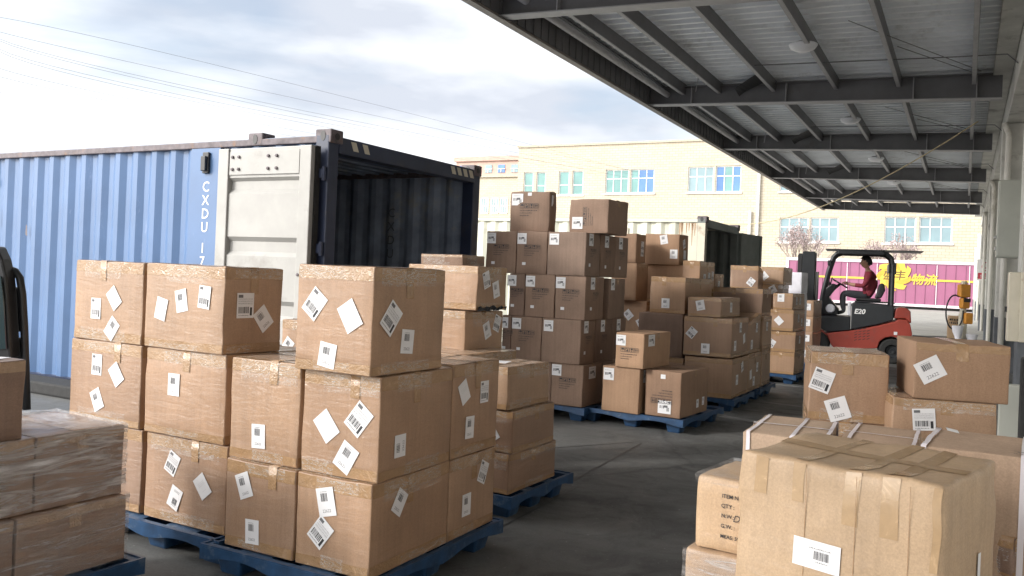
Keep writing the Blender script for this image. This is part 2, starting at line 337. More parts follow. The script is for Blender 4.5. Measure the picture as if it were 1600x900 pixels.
# ------------------------------------------------------------------ printed labels and marks (meshes shared by many boxes)
def scribble(mb, x, y, wid, h, mi, rnd, z=.0006):
    e = x
    while e < x + wid:
        l = rnd.uniform(.35, .9) * h; rect(mb, e, min(e + l, x + wid), y, y + h * rnd.uniform(.6, 1), z, mi); e += l + h * rnd.uniform(.25, .6)
def barcode(mb, x0, x1, y0, y1, rnd, n=20, z=.0006):
    e = x0; step = (x1 - x0) / n
    while e < x1:
        l = rnd.choice((.4, .8, 1.3)) * step; rect(mb, e, min(e + l, x1), y0, y1, z, 1); e += l + rnd.choice((.5, .9)) * step
def label_mesh(kind, W=.10, H=.135, seed=1):
    rnd = random.Random(seed); mb = MB(); mb.box(-W / 2, W / 2, -H / 2, H / 2, 0, .0003, 0)
    w, h = W / 2, H / 2
    if kind == 0:
        scribble(mb, -.7 * w, .72 * h, 1.1 * w, .06 * h, 1, rnd); barcode(mb, -.75 * w, .2 * w, .1 * h, .6 * h, rnd)
        for i in range(4): scribble(mb, -.75 * w, (-.05 - .12 * i) * h, 1.3 * w, .05 * h, 2, rnd)
        barcode(mb, .1 * w, .8 * w, -.85 * h, -.6 * h, rnd, 12); scribble(mb, .35 * w, .2 * h, .45 * w, .07 * h, 1, rnd)
    elif kind == 1:      # nearly blank, pale print
        for i in range(3): scribble(mb, -.6 * w, (.35 - .14 * i) * h, 1.2 * w, .05 * h, 3, rnd)
        scribble(mb, -.3 * w, -.45 * h, .7 * w, .05 * h, 3, rnd)
    elif kind == 2:      # small barcode and large number
        barcode(mb, -.55 * w, .25 * w, .05 * h, .62 * h, rnd, 13); scribble(mb, -.55 * w, .70 * h, .8 * w, .05 * h, 2, rnd)
        add_text(mb, '22622', Matrix.Translation((-.55 * w, -.72 * h, .0006)), size=.40 * w, mi=2)
    elif kind == 3:      # dense shipping label
        rect(mb, -.85 * w, -.3 * w, .62 * h, .86 * h, .0006, 2)
        for i in range(6): scribble(mb, -.85 * w, (.5 - .09 * i) * h, 1.7 * w, .045 * h, 2 + (i % 2), rnd)
        barcode(mb, -.8 * w, .45 * w, -.62 * h, -.1 * h, rnd, 18); rect(mb, .55 * w, .8 * w, -.8 * h, -.15 * h, .0006, 1)
        scribble(mb, -.8 * w, -.82 * h, 1.2 * w, .07 * h, 1, rnd)
    elif kind == 4:      # wide label of the big foreground box
        barcode(mb, -.1 * w, .55 * w, -.3 * h, .3 * h, rnd, 24); scribble(mb, -.3 * w, .42 * h, .9 * w, .10 * h, 2, rnd); scribble(mb, 0, -.5 * h, .5 * w, .09 * h, 1, rnd)
        scribble(mb, -.3 * w, .62 * h, .45 * w, .05 * h, 3, rnd)
    elif kind == 5:      # two-part square label of the brown stack
        rect(mb, -.05 * w, .5 * w, -.05 * h, .3 * h, .0006, 2); barcode(mb, .35 * w, .75 * w, -.6 * h, .0 * h, rnd, 8); scribble(mb, -.7 * w, .6 * h, 1.2 * w, .08 * h, 2, rnd)
        barcode(mb, -.7 * w, 0, -.2 * h, .25 * h, rnd, 9)
    me = mb.mesh('label', fix=False)
    for k in ('paper', 'ink', 'ink_grey', 'ink_light'): me.materials.append(MATS[k])
    return me
LAB = {}
def lab(kind, seed, W=.10, H=.135):
    k = (kind, seed, round(W, 3), round(H, 3))
    if k not in LAB: LAB[k] = label_mesh(kind, W, H, seed * 13 + kind)
    return LAB[k]
def marks_mesh(kind):
    rnd = random.Random(kind + 5); mb = MB(); z = .0004; t = .003
    def frame(x0, x1, y0, y1):
        rect(mb, x0, x1, y0, y0 + t, z, 0); rect(mb, x0, x1, y1 - t, y1, z, 0); rect(mb, x0, x0 + t, y0, y1, z, 0); rect(mb, x1 - t, x1, y0, y1, z, 0)
    S = .042
    for i in range(4):
        cx = (i - 1.5) * S * 1.12; cy = .05
        frame(cx - S / 2, cx + S / 2, cy - S / 2, cy + S / 2)
        if i == 0:      # umbrella
            pts = [(cx + .016 * math.cos(a), cy + .001 + .014 * math.sin(a), z) for a in [math.pi * j / 8 for j in range(9)]]
            mb.add(pts, [tuple(range(9))]); rect(mb, cx - .001, cx + .001, cy - .015, cy + .002, z, 0)
        elif i == 1:    # stack limit
            rect(mb, cx - .009, cx + .009, cy - .014, cy - .003, z, 0); mb.add([(cx - .012, cy + .014, z), (cx - .004, cy + .014, z), (cx + .012, cy - .002, z), (cx + .006, cy - .002, z)], [(0, 1, 2, 3)])
        elif i == 2:    # goblet
            mb.add([(cx - .011, cy + .015, z), (cx + .011, cy + .015, z), (cx + .006, cy, z), (cx - .006, cy, z)], [(0, 1, 2, 3)])
            rect(mb, cx - .0015, cx + .0015, cy - .013, cy, z, 0); rect(mb, cx - .008, cx + .008, cy - .016, cy - .013, z, 0)
        else:           # two up arrows
            for e in (-.007, .007):
                rect(mb, cx + e - .002, cx + e + .002, cy - .012, cy + .004, z, 0); mb.add([(cx + e - .006, cy + .003, z), (cx + e + .006, cy + .003, z), (cx + e, cy + .014, z)], [(0, 1, 2)])
    for i in range(3): scribble(mb, -.09, .005 - .022 * i, .15 - .03 * i + .02 * (i == 0), .008, 0, rnd, z)
    me = mb.mesh('marks', fix=False); me.materials.append(MATS['ink']); return me
MARKS = marks_mesh(0)

# ------------------------------------------------------------------ cardboard boxes
GR = {}
class Box: pass
def surf_axis(h, r, n): 
    return [-h, -h + .35 * r, -h + r] + [-h + r + (2 * h - 2 * r) * i / n for i in range(1, n)] + [h - r, h - .35 * r, h]
def make_box(P, zb, zt, wr, wl, aR, label, mat='card_tan', group=None, tape='full', stickers=(), r=.006, bulge=None, dent=.0042, tmat='tape_tan', name='cardboard_box', cat='cardboard box', marks=(), n=8, seam='y', straps=(), sag=0.0, slant=0.0):
    a = aR; dx = Vector((math.sin(a), math.cos(a), 0)); dy = Vector((-math.cos(a), math.sin(a), 0))
    H = zt - zb; hx, hy, hz = wr / 2, wl / 2, H / 2
    base = Vector((P.x, P.y, 0)) + dx * hx + dy * hy; base.z = zb
    rnd = random.Random(hash((round(P.x, 3), round(P.y, 3), round(zb, 3))) & 0xffff)
    bx_, by_ = (rnd.uniform(.001, .006), rnd.uniform(.001, .006)) if bulge is None else bulge
    sd = rnd.uniform(0, 50)
    def deform(p, off=0):   # nominal point on/inside box centred at origin in xy, 0..H in z
        x, y, z = p
        fx, fy, fz = x / hx, y / hy, (z - hz) / hz
        g = lambda t: max(0.0, 1 - t * t)
        nx = bx_ * g(fy) * g(fz) * fx; ny = by_ * g(fx) * g(fz) * fy
        q = Vector((x + nx, y + ny, z))
        if dent:
            e = Vector((x * 5 + sd, y * 5, z * 5)); m_ = max(abs(fx) ** 4, 0) * max(abs(fy) ** 4, abs(fz) ** 4) + abs(fy) ** 4 * abs(fz) ** 4
            v = noise.noise_vector(e) * dent; w_ = noise.noise_vector(e * 2.7) * dent * .5
            q += (v + w_) * (.45 + .8 * min(1, m_)) * (0.0 if fz < -.98 else 1)
        if fz > 0: q.z -= sag * g(fx) * g(fy) * fz
        if slant and fz > 0: q.z += slant * fz * (fx)
        return q
    ax, ay, az = surf_axis(hx, r, n), surf_axis(hy, r, n), surf_axis(hz, r, max(4, n - 2))
    bm = bmesh.new()
    def rnd_pt(p):
        q = Vector((max(-hx + r, min(hx - r, p[0])), max(-hy + r, min(hy - r, p[1])), max(-hz + r, min(hz - r, p[2]))))
        d = Vector(p) - q
        if d.length > 1e-9: d = d.normalized() * r
        return q + d
    cache = {}
    def V(p):
        k = (round(p[0], 5), round(p[1], 5), round(p[2], 5))
        if k not in cache:
            q = rnd_pt(p); q.z += hz; cache[k] = bm.verts.new(deform(q))
        return cache[k]
    def face(A, B, fn, flip):
        for i in range(len(A) - 1):
            for j in range(len(B) - 1):
                vs = [V(fn(A[i], B[j])), V(fn(A[i + 1], B[j])), V(fn(A[i + 1], B[j + 1])), V(fn(A[i], B[j + 1]))]
                try: f = bm.faces.new(vs[::-1] if flip else vs); f.smooth = True
                except ValueError: pass
    face(ax, ay, lambda p, q: (p, q, hz), False); face(ax, ay, lambda p, q: (p, q, -hz), True)
    face(ax, az, lambda p, q: (p, -hy, q), False); face(ax, az, lambda p, q: (p, hy, q), True)
    face(ay, az, lambda p, q: (-hx, p, q), True); face(ay, az, lambda p, q: (hx, p, q), False)
    bmesh.ops.recalc_face_normals(bm, faces=bm.faces)
    me = bpy.data.meshes.new(name); bm.to_mesh(me); bm.free()
    o = link(name, me, mat, None, base, math.pi / 2 - a)
    tag(o, label, cat, group)
    # patches that follow the surface: face F in 'R','L','T','B','A'; s,t in metres from the left/bottom of that face
    def fpt(Fc, s, t, off):
        if Fc == 'R': return (-hx + s, -hy - off, t), (0, -1, 0)
        if Fc == 'L': return (-hx - off, hy - s, t), (-1, 0, 0)
        if Fc == 'X': return (hx + off, -hy + s, t), (1, 0, 0)
        if Fc == 'Y': return (hx - s, hy + off, t), (0, 1, 0)
        return (-hx + s, -hy + t, H + off), (0, 0, 1)
    def patch(Fc, s0, s1, t0, t1, mat_, nm='tape', off=.0012):
        ns, nt2 = max(1, int((s1 - s0) / .03)), max(1, int((t1 - t0) / .03)); vs = []; fs = []
        for j in range(nt2 + 1):
            for i in range(ns + 1):
                s = s0 + (s1 - s0) * i / ns; t = t0 + (t1 - t0) * j / nt2
                p, nn = fpt(Fc, s, t, 0); q = deform(p); vs.append(q + Vector(nn) * off)
        for j in range(nt2):
            for i in range(ns):
                k = j * (ns + 1) + i; fs.append((k, k + 1, k + ns + 2, k + ns + 1))
        m_ = bpy.data.meshes.new(nm); m_.from_pydata([tuple(v) for v in vs], [], fs); m_.update()
        for p_ in m_.polygons: p_.use_smooth = True
        return link(nm, m_, mat_, o)
    def seam_over(axis, c, wid, down, mat_, nm='tape', ext=.002):   # a strip over the top and down both sides
        mb = MB(); pts = []
        Lh = hx if axis == 'x' else hy
        path = [(-Lh, H - down), (-Lh, H - down * .5), (-Lh, H)] + [(-Lh + 2 * Lh * i / 10, H) for i in range(1, 10)] + [(Lh, H), (Lh, H - down * .5), (Lh, H - down)]
        for k, (l, z) in enumerate(path):
            nx = -1 if k <= 2 else (1 if k >= len(path) - 3 else 0); nz = 1 if 2 <= k <= len(path) - 3 else 0
            for e in (-1, 0, 1):
                p = (l, c + e * wid / 2, z) if axis == 'x' else (c + e * wid / 2, l, z)
                q = deform(p) + (Vector((nx, 0, nz)) if axis == 'x' else Vector((0, nx, nz))) * ext
                pts.append(tuple(q))
        fs = []
        for k in range(len(path) - 1):
            for e in (0, 1): i = k * 3 + e; fs.append((i, i + 1, i + 4, i + 3))
        m_ = bpy.data.meshes.new(nm); m_.from_pydata(pts, [], fs); m_.update()
        for p_ in m_.polygons: p_.use_smooth = True
        return link(nm, m_, mat_, o)
    tw = min(.055, H * .16)
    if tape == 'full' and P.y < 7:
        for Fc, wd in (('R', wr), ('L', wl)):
            u0 = rnd.uniform(0, .3) * wd; patch(Fc, u0, min(wd - .004, u0 + rnd.uniform(.45, .9) * wd), H - rnd.uniform(.04, .10), H - .003, 'film_glint', 'glint_strip', .0030)
            u0 = rnd.uniform(0, .4) * wd; patch(Fc, u0, min(wd - .004, u0 + rnd.uniform(.3, .7) * wd), .004, rnd.uniform(.03, .07), 'film_glint', 'glint_strip', .0030)
        patch('T', .005, wr - .005, .005, wl - .005, 'film_glint', 'glint_strip', .0032)
    if tape in ('full', 'big'):
        for Fc, wd in (('R', wr), ('L', wl)):
            patch(Fc, .004, wd - .004, H - tw - .004, H - .004, tmat, off=.0014)
            patch(Fc, .004, wd - .004, .006, tw * rnd.uniform(.7, 1.0), tmat, off=.0014)
        e1 = tw * .95
        patch('T', .004, wr - .004, .004, e1, tmat); patch('T', .004, e1, e1 + .002, wl - .004, tmat)
        seam_over('y' if seam == 'y' else 'x', rnd.uniform(-.1, .1) * (hx if seam == 'y' else hy), .05, min(.13, H * .32), tmat, ext=.0024)
        if rnd.random() < .6:
            seam_over('x' if seam == 'y' else 'y', rnd.uniform(-.4, .4) * (hy if seam == 'y' else hx), .048, min(.10, H * .25), tmat, ext=.0032)
    elif tape == 'seam':
        seam_over(seam, 0, .05, min(.06, H * .2), tmat)
    elif tape == 'light':
        seam_over(seam, 0, .05, min(.10, H * .3), tmat)
        patch('R', .004, wr - .004, H - tw * .9, H - .004, tmat, off=.0014)
    for (axis, c, wid) in straps:
        seam_over(axis, c, wid, H - .01, 'strap_white', 'strap', .004)
    for s in stickers:
        Fc, u, v, rot, kind = s[:5]; sw, sh = s[5:7] if len(s) > 6 else (.10, .135)
        if kind != 5: sw *= .80; sh *= .80
        wd = {'R': wr, 'X': wl, 'L': wl, 'Y': wr, 'T': wr}[Fc]; hh = wl if Fc == 'T' else H
        p, nn = fpt(Fc, u * wd, v * hh, 0); q = deform(p) + Vector(nn) * .0030
        base_m = {'R': Matrix.Rotation(R(90), 4, 'X'), 'L': Matrix.Rotation(R(-90), 4, 'Z') @ Matrix.Rotation(R(90), 4, 'X'), 'T': Matrix.Identity(4)}[Fc]
        c = link('label', lab(kind, rnd.randint(1, 3), sw, sh), None, o)
        c.matrix_local = Matrix.Translation(q) @ base_m @ Matrix.Rotation(R(rot), 4, 'Z')
    for (Fc, u, v, sc_, rot) in marks:
        wd = wr if Fc == 'R' else wl; p, nn = fpt(Fc, u * wd, v * H, 0); q = deform(p) + Vector(nn) * .0022
        base_m = {'R': Matrix.Rotation(R(90), 4, 'X'), 'L': Matrix.Rotation(R(-90), 4, 'Z') @ Matrix.Rotation(R(90), 4, 'X')}[Fc]
        c = link('printed_marking', MARKS, None, o)
        c.matrix_local = Matrix.Translation(q) @ base_m @ Matrix.Rotation(R(rot), 4, 'Z') @ Matrix.Scale(sc_, 4)
    b = Box(); b.o = o; b.P = Vector((P.x, P.y, 0)); b.zb = zb; b.zt = zt; b.wr = wr; b.wl = wl; b.a = a; b.dx = dx; b.dy = dy; b.H = H; b.hx = hx; b.hy = hy; b.deform = deform; b.patch = patch; b.fpt = fpt
    return b
def B(label, xn, yb, yt, xl=None, xr=None, a=30, zb=None, Y=None, zt=None, wl=None, wr=None, **k):
    """a box from its nearest upright edge (column xn, rows yb..yt) and the columns its left and right faces reach"""
    a = R(a)
    if Y is None: P = at_z(xn, yb, zb)
    else:
        P = at_depth(xn, yb, Y)
        if zb is None: zb = P.z
    if zt is None: zt = z_of(P, yt)
    dR = (math.sin(a), math.cos(a)); dL = (-math.cos(a), math.sin(a)); zm = (zb + zt) / 2
    if wr is None: wr = run_to(P, dR, xr, zm)
    if wl is None: wl = run_to(P, dL, xl, zm)
    print('BOX %-60s Y=%.2f z=%.2f..%.2f wr=%.2f wl=%.2f' % (label[:60], P.y, zb, zt, wr, wl))
    return make_box(P, zb, zt, wr, wl, a, label, **k)

# ------------------------------------------------------------------ blue nesting pallets
def pallet(P, a, Wx, Wy, label, group='blue plastic pallets under the box stacks', low=False):
    """near corner P, Wx along the right-going side, Wy along the left-going side; deck with cup feet"""
    a = R(a); dx = Vector((math.sin(a), math.cos(a), 0)); dy = Vector((-math.cos(a), math.sin(a), 0))
    c = Vector((P.x, P.y, 0)) + dx * Wx / 2 + dy * Wy / 2
    root = empty('plastic_pallet', c, math.pi / 2 - a, label, 'pallet', group)
    T = .135; th = .022
    fx = [-Wx / 2 + .13, 0, Wx / 2 - .13]; fy = [-Wy / 2 + .12, 0, Wy / 2 - .12]; fw = .085
    xs = sorted([-Wx / 2, Wx / 2] + [x + s * fw for x in fx for s in (-1, 1)]); ys = sorted([-Wy / 2, Wy / 2] + [y + s * fw for y in fy for s in (-1, 1)])
    mb = MB()
    for i in range(len(xs) - 1):
        for j in range(len(ys) - 1):
            if i % 2 == 1 and j % 2 == 1: continue
            x0, x1, y0, y1 = xs[i], xs[i + 1], ys[j], ys[j + 1]
            mb.add([(x0, y0, T), (x1, y0, T), (x1, y1, T), (x0, y1, T)], [(0, 1, 2, 3)], 0)
            mb.add([(x0, y0, T - th), (x0, y1, T - th), (x1, y1, T - th), (x1, y0, T - th)], [(0, 1, 2, 3)], 1)
    X, Y_ = Wx / 2, Wy / 2
    n = 14                                               # apron: arches between the feet
    for (p0, p1) in (((-X, -Y_), (X, -Y_)), ((X, -Y_), (X, Y_)), ((X, Y_), (-X, Y_)), ((-X, Y_), (-X, -Y_))):
        vs = []; 
        for k in range(n + 1):
            t = k / n; x = p0[0] + (p1[0] - p0[0]) * t; y = p0[1] + (p1[1] - p0[1]) * t
            d = .034 + .03 * abs(math.cos(2 * math.pi * t)) ** 3
            ox, oy = (0, 0)
            vs += [(x, y, T), (x, y, T - d)]
        mb.add(vs, [(2 * k, 2 * k + 1, 2 * k + 3, 2 * k + 2) for k in range(n)], 1)
    # raised rim and anti-slip ribs
    for (x0, x1, y0, y1) in ((-X, X, -Y_, -Y_ + .012), (-X, X, Y_ - .012, Y_), (-X, -X + .012, -Y_ + .012, Y_ - .012), (X - .012, X, -Y_ + .012, Y_ - .012)):
        mb.box(x0, x1, y0, y1, T + .0005, T + .007, 1)
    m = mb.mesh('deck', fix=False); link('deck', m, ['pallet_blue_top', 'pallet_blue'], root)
    foot = MB()
    def ring(w, z): return [(-w, -w, z), (w, -w, z), (w, w, z), (-w, w, z)]
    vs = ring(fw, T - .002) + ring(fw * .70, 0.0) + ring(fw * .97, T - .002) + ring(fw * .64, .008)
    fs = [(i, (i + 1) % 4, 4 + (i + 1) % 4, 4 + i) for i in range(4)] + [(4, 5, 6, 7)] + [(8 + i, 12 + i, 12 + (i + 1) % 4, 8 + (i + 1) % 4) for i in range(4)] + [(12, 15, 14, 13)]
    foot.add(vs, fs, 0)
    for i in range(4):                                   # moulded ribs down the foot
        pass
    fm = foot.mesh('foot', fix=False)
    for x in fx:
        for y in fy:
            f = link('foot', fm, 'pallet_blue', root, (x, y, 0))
            if not f.modifiers:
                b = f.modifiers.new('bevel', 'BEVEL'); b.width = .012; b.segments = 2; b.limit_method = 'ANGLE'; b.angle_limit = R(50)
    return root
def film_wrap(P, a, wx, wy, z0, z1, label, mat='stretch_film', top=True, seed=1, amp=.006, group=None, g=.007):
    """a loose plastic skin a few millimetres outside the boxes it wraps"""
    a = R(a); dx = Vector((math.sin(a), math.cos(a), 0)); dy = Vector((-math.cos(a), math.sin(a), 0))
    c = Vector((P.x, P.y, 0)) + dx * wx / 2 + dy * wy / 2
    hx, hy = wx / 2 + g, wy / 2 + g; mb = MB()
    def wob(p, n):
        q = Vector((p[0] * 4 + seed * 9, p[1] * 4, p[2] * 13)); return Vector(p) + Vector(n) * (abs(noise.noise(q)) * 2 * amp + abs(noise.noise(q * 2.6)) * amp)
    def grid(f, n, nu, nv):
        vs = [wob(f(i / nu, j / nv), n) for j in range(nv + 1) for i in range(nu + 1)]
        mb.add(vs, [(j * (nu + 1) + i, j * (nu + 1) + i + 1, (j + 1) * (nu + 1) + i + 1, (j + 1) * (nu + 1) + i) for j in range(nv) for i in range(nu)])
    H = z1 + .008 - z0
    grid(lambda u, v: (-hx + 2 * hx * u, -hy, z0 + H * v), (0, -1, 0), 26, 30); grid(lambda u, v: (-hx, hy - 2 * hy * u, z0 + H * v), (-1, 0, 0), 26, 30)
    grid(lambda u, v: (hx, -hy + 2 * hy * u, z0 + H * v), (1, 0, 0), 20, 24); grid(lambda u, v: (hx - 2 * hx * u, hy, z0 + H * v), (0, 1, 0), 20, 24)
    if top: grid(lambda u, v: (-hx + 2 * hx * u, -hy + 2 * hy * v, z0 + H), (0, 0, 1), 24, 24)
    o = link('stretch_wrap', mb.mesh('stretch_wrap', fix=False), mat, None, c, math.pi / 2 - a, True)
    return tag(o, label, 'stretch wrap', group)
# ================================================================== THE SETTING
AW = math.atan((1508 - CX) / F); W_ = Vector((math.sin(AW), math.cos(AW), 0)); N_ = Vector((math.cos(AW), -math.sin(AW), 0))
RZ = math.pi / 2 - AW                      # local x along the wall (t), local y = -d
def pt(t, d, z=0): return W_ * t + N_ * d + Vector((0, 0, z))
MT = Matrix(((W_.x, -N_.x, 0, 0), (W_.y, -N_.y, 0, 0), (0, 0, 1, 0), (0, 0, 0, 1)))
def t_at(px, d, z):                       # t of the point of the line (d,z) seen at column px
    return run_to(pt(0, d, z), (W_.x, W_.y), px, z)
g = MB(); rect(g, -900, 900, -900, 900, 0, 0); tag(g.build('ground', 'yard'), kind='structure')
g = MB(); S = 24
rect(g, -14, 23.5, -1.6, 8.5, .004, 0); tag(g.build('loading_floor', 'floor_dark', None, (0, 0, 0), RZ), kind='structure')
for i, (a0, b0, a1, b1, wd) in enumerate(((1127, 650, 1242, 668, .16), (1158, 623, 1262, 637, .10), (1205, 600, 1262, 606, .12))):  # pale sheets on the floor: sun patches put in as colour
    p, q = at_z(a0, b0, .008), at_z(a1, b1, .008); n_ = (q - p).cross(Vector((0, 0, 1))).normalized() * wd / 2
    g = MB(); g.add([p - n_, q - n_, q + n_, p + n_], [(0, 1, 2, 3)]); tag(g.build('sun_patch', 'sun_patch_grey'), kind='structure')
# expansion joints in the floor: narrow dark strips
for i, (a0, b0, a1, b1) in enumerate(((885, 757, 1003, 692), (860, 700, 1000, 690), (905, 760, 770, 830))):
    p, q = at_z(a0, b0, .0065), at_z(a1, b1, .0065); n_ = (q - p).cross(Vector((0, 0, 1))).normalized() * .006
    g = MB(); g.add([p - n_, q - n_, q + n_, p + n_], [(0, 1, 2, 3)]); tag(g.build('floor_joint', 'dark_metal'), kind='structure')

# ---------------- canopy
can = empty('loading_canopy', pt(20, -2.4, 0), RZ, 'dark grey steel canopy with ribbed metal roof along the warehouse wall', 'canopy')
cinv = (Matrix.Translation(pt(20, -2.4, 0)) @ Matrix.Rotation(RZ, 4, 'Z')).inverted()
def cpt(t, d, z): return (t - 20, -(d + 2.4), z)
D0, D1 = -5.61, .42; ZB0, ZB1 = HC + 3.42, HC + 3.19
def zb_at(d): return ZB0 + (ZB1 - ZB0) * (d - D0) / (D1 - D0)
bt = [t_at(px, D0, ZB0) for px in (784, 1015, 1130, 1205, 1257, 1287)]
print('beams t', [round(t, 2) for t in bt])
T0 = bt[0] - 17.6; T1 = bt[-1] + .12
def beam_h(d): return .34 + (.42 - .34) * (d - D0) / (D1 - D0)
ZT = lambda d: zb_at(d) + beam_h(d)
def ibeam(mb, t):
    a, b = D0, D1; w = .11
    for (z0a, z0b, hh, ww, mi) in ((zb_at(a), zb_at(b), .016, w, 1), (ZT(a) - .016, ZT(b) - .016, .016, w, 0)):
        vs = [cpt(t - ww, a, z0a), cpt(t + ww, a, z0a), cpt(t + ww, b, z0b), cpt(t - ww, b, z0b), cpt(t - ww, a, z0a + hh), cpt(t + ww, a, z0a + hh), cpt(t + ww, b, z0b + hh), cpt(t - ww, b, z0b + hh)]
        mb.add(vs, [(0, 1, 2, 3), (4, 7, 6, 5), (0, 4, 5, 1), (1, 5, 6, 2), (2, 6, 7, 3), (3, 7, 4, 0)], mi)
    vs = [cpt(t + s * .006, d, z) for s in (-1, 1) for (d, z) in ((a, zb_at(a) + .016), (b, zb_at(b) + .016), (b, ZT(b) - .016), (a, ZT(a) - .016))]
    mb.add(vs, [(0, 1, 2, 3), (7, 6, 5, 4), (0, 4, 5, 1), (2, 6, 7, 3), (1, 5, 6, 2), (0, 3, 7, 4)], 0)
PUR = [-4.9, -4.2, -3.2, -2.12, -1.1, .04]
for t in bt + [bt[0] - 5.6, bt[0] - 11.2, bt[0] - 16.8]:
    mb = MB(); ibeam(mb, t); bo = mb.build('beam', ['beam_grey', 'flange_grey'], can)
    for d in (-4.75, -3.0, -.9, .05):                                                                          # stiffener plates
        s = MB(); vs = [cpt(t + x, d + e, z) for e in (-.008, .008) for (x, z) in ((-.105, zb_at(d) + .017), (-.007, zb_at(d) + .017), (-.007, ZT(d) - .02), (-.105, ZT(d) - .02))]
        s.add(vs, [(0, 1, 2, 3), (7, 6, 5, 4), (0, 4, 5, 1), (1, 5, 6, 2), (2, 6, 7, 3), (3, 7, 4, 0)]); st = s.build('stiffener', 'flange_grey', bo)
PT = .17
for d in PUR:                     # C purlins between beams, hung below the sheet
    zt = ZT(d) + .05
    p = MB()
    for (x0, x1, z0, z1, mi) in ((d - .004, d + .004, zt - .20, zt, 0), (d - .065, d - .004, zt - .206, zt - .20, 1), (d - .065, d - .004, zt - .006, zt, 0), (d - .066, d - .060, zt - .20, zt - .18, 1)):
        vs = [cpt(t, x, z) for t in (T0, T1) for (x, z) in ((x0, z0), (x1, z0), (x1, z1), (x0, z1))]
        p.add(vs, [(0, 1, 2, 3), (7, 6, 5, 4), (0, 4, 5, 1), (1, 5, 6, 2), (2, 6, 7, 3), (3, 7, 4, 0)], mi)
    p.build('purlin', ['beam_grey', 'flange_grey'], can)
# ribbed roof sheet: ribs run across the canopy
rs = MB(); per = .26; prof = []; t = T0
while t < T1:
    prof += [(t, 0), (t + .07, 0), (t + .09, .07), (t + .235, .07)]; t += per
for k, (tt, dz) in enumerate(prof):
    for d in (D0 + .0, .46): rs.v.append(cpt(tt, d, ZT(d) + .055 + dz))
for k in range(len(prof) - 1): rs.f.append((2 * k, 2 * k + 1, 2 * k + 3, 2 * k + 2)); rs.m.append(0)
ro = link('roof_sheet', rs.mesh('roof_sheet', fix=False), 'roof_sheet', can); so_ = ro.modifiers.new('s', 'SOLIDIFY'); so_.thickness = .012; so_.offset = 1
# outer gutter with its ribbed inner side, edge pipe, fascia
fa = MB()
def run(mb, d0, d1, z0, z1, mi=0, ta=None, tb=None):
    vs = [cpt(t, x, z) for t in (T0 if ta is None else ta, T1 if tb is None else tb) for (x, z) in ((d0, z0), (d1, z0), (d1, z1), (d0, z1))]
    mb.add(vs, [(0, 1, 2, 3), (7, 6, 5, 4), (0, 4, 5, 1), (1, 5, 6, 2), (2, 6, 7, 3), (3, 7, 4, 0)], mi)
run(fa, D0 - .05, D0 - .01, ZB0 - .03, ZB0 + .62); run(fa, D0 - .05, D0 + .06, ZB0 - .045, ZB0 - .031)
fa.build('fascia', 'fascia', can)
gu = MB(); run(gu, D0 + .004, D0 + .012, ZB0 + .03, ZB0 + .40); t = T0
while t < T1: run(gu, D0 + .013, D0 + .03, ZB0 + .03, ZB0 + .40, 0, t, t + .05); t += .25
run(gu, D0 + .03, D0 + .30, ZT(D0) + .0, ZT(D0) + .02)
gu.build('gutter', 'beam_grey', can)
pp = MB(); pp.tube([cpt(T0, D0 + .36, ZB0 + .19), cpt(T1, D0 + .36, ZB0 + .19)], .055, 12); pp.build('edge_pipe', 'flange_grey', can, smooth=True)
# diagonal bracing rods and conduits near the wall
for i, tb in enumerate(bt[:-1]):
    r_ = MB()
    tn = bt[i + 1]; z = ZT(-.5) - .07
    r_.tube([cpt(tn - .2, .1, z), cpt(tb + .6 * (tn - tb), -1.0, z)], .007, 6); r_.tube([cpt(tn - .5, .1, z), cpt(tb + .35 * (tn - tb), -1.5, z)], .007, 6)
    r_.build('brace_rod', 'beam_grey', can)
    r_ = MB(); tm = tn - (tn - tb) * .30; r_.tube([cpt(tm, -3.2, ZT(-3.2) - .10), cpt(tm, -.3, ZT(-.3) - .13), cpt(tm, .42, ZT(.4) - .13), cpt(tm + .02, .60, ZT(.6) - .30)], .009, 6); r_.build('conduit', 'beam_grey', can)
    r_ = MB(); d = -4.35; r_.tube([cpt(tm + .8, d, ZT(d)), cpt(tm + .7, d - .02, ZT(d) - .34)], .008, 5); r_.build('hanger_wire', 'flange_grey', can)
# torn dark membrane hanging above each beam
for i, tb in enumerate(bt[1:5]):
    f_ = MB(); z = ZT(-3.7) + .02; rnd = random.Random(i); n = 8; vs = []
    for k in range(n + 1):
        u = k / n; d = -3.88 + u * .62; up = .15 * math.sin(u * 1.9) + rnd.uniform(-.01, .01)
        vs += [cpt(tb - .30 - .55 * u, d, z - .03 - .12 * (1 - u) + up * .3), cpt(tb - .12 - .25 * u, d + .05, z - .25 + .22 * u ** .7)]
    f_.add(vs, [(2 * k, 2 * k + 2, 2 * k + 3, 2 * k + 1) for k in range(n)]); o = f_.build('torn_flap', 'dark_metal', can); q = o.modifiers.new('s', 'SOLIDIFY'); q.thickness = .01

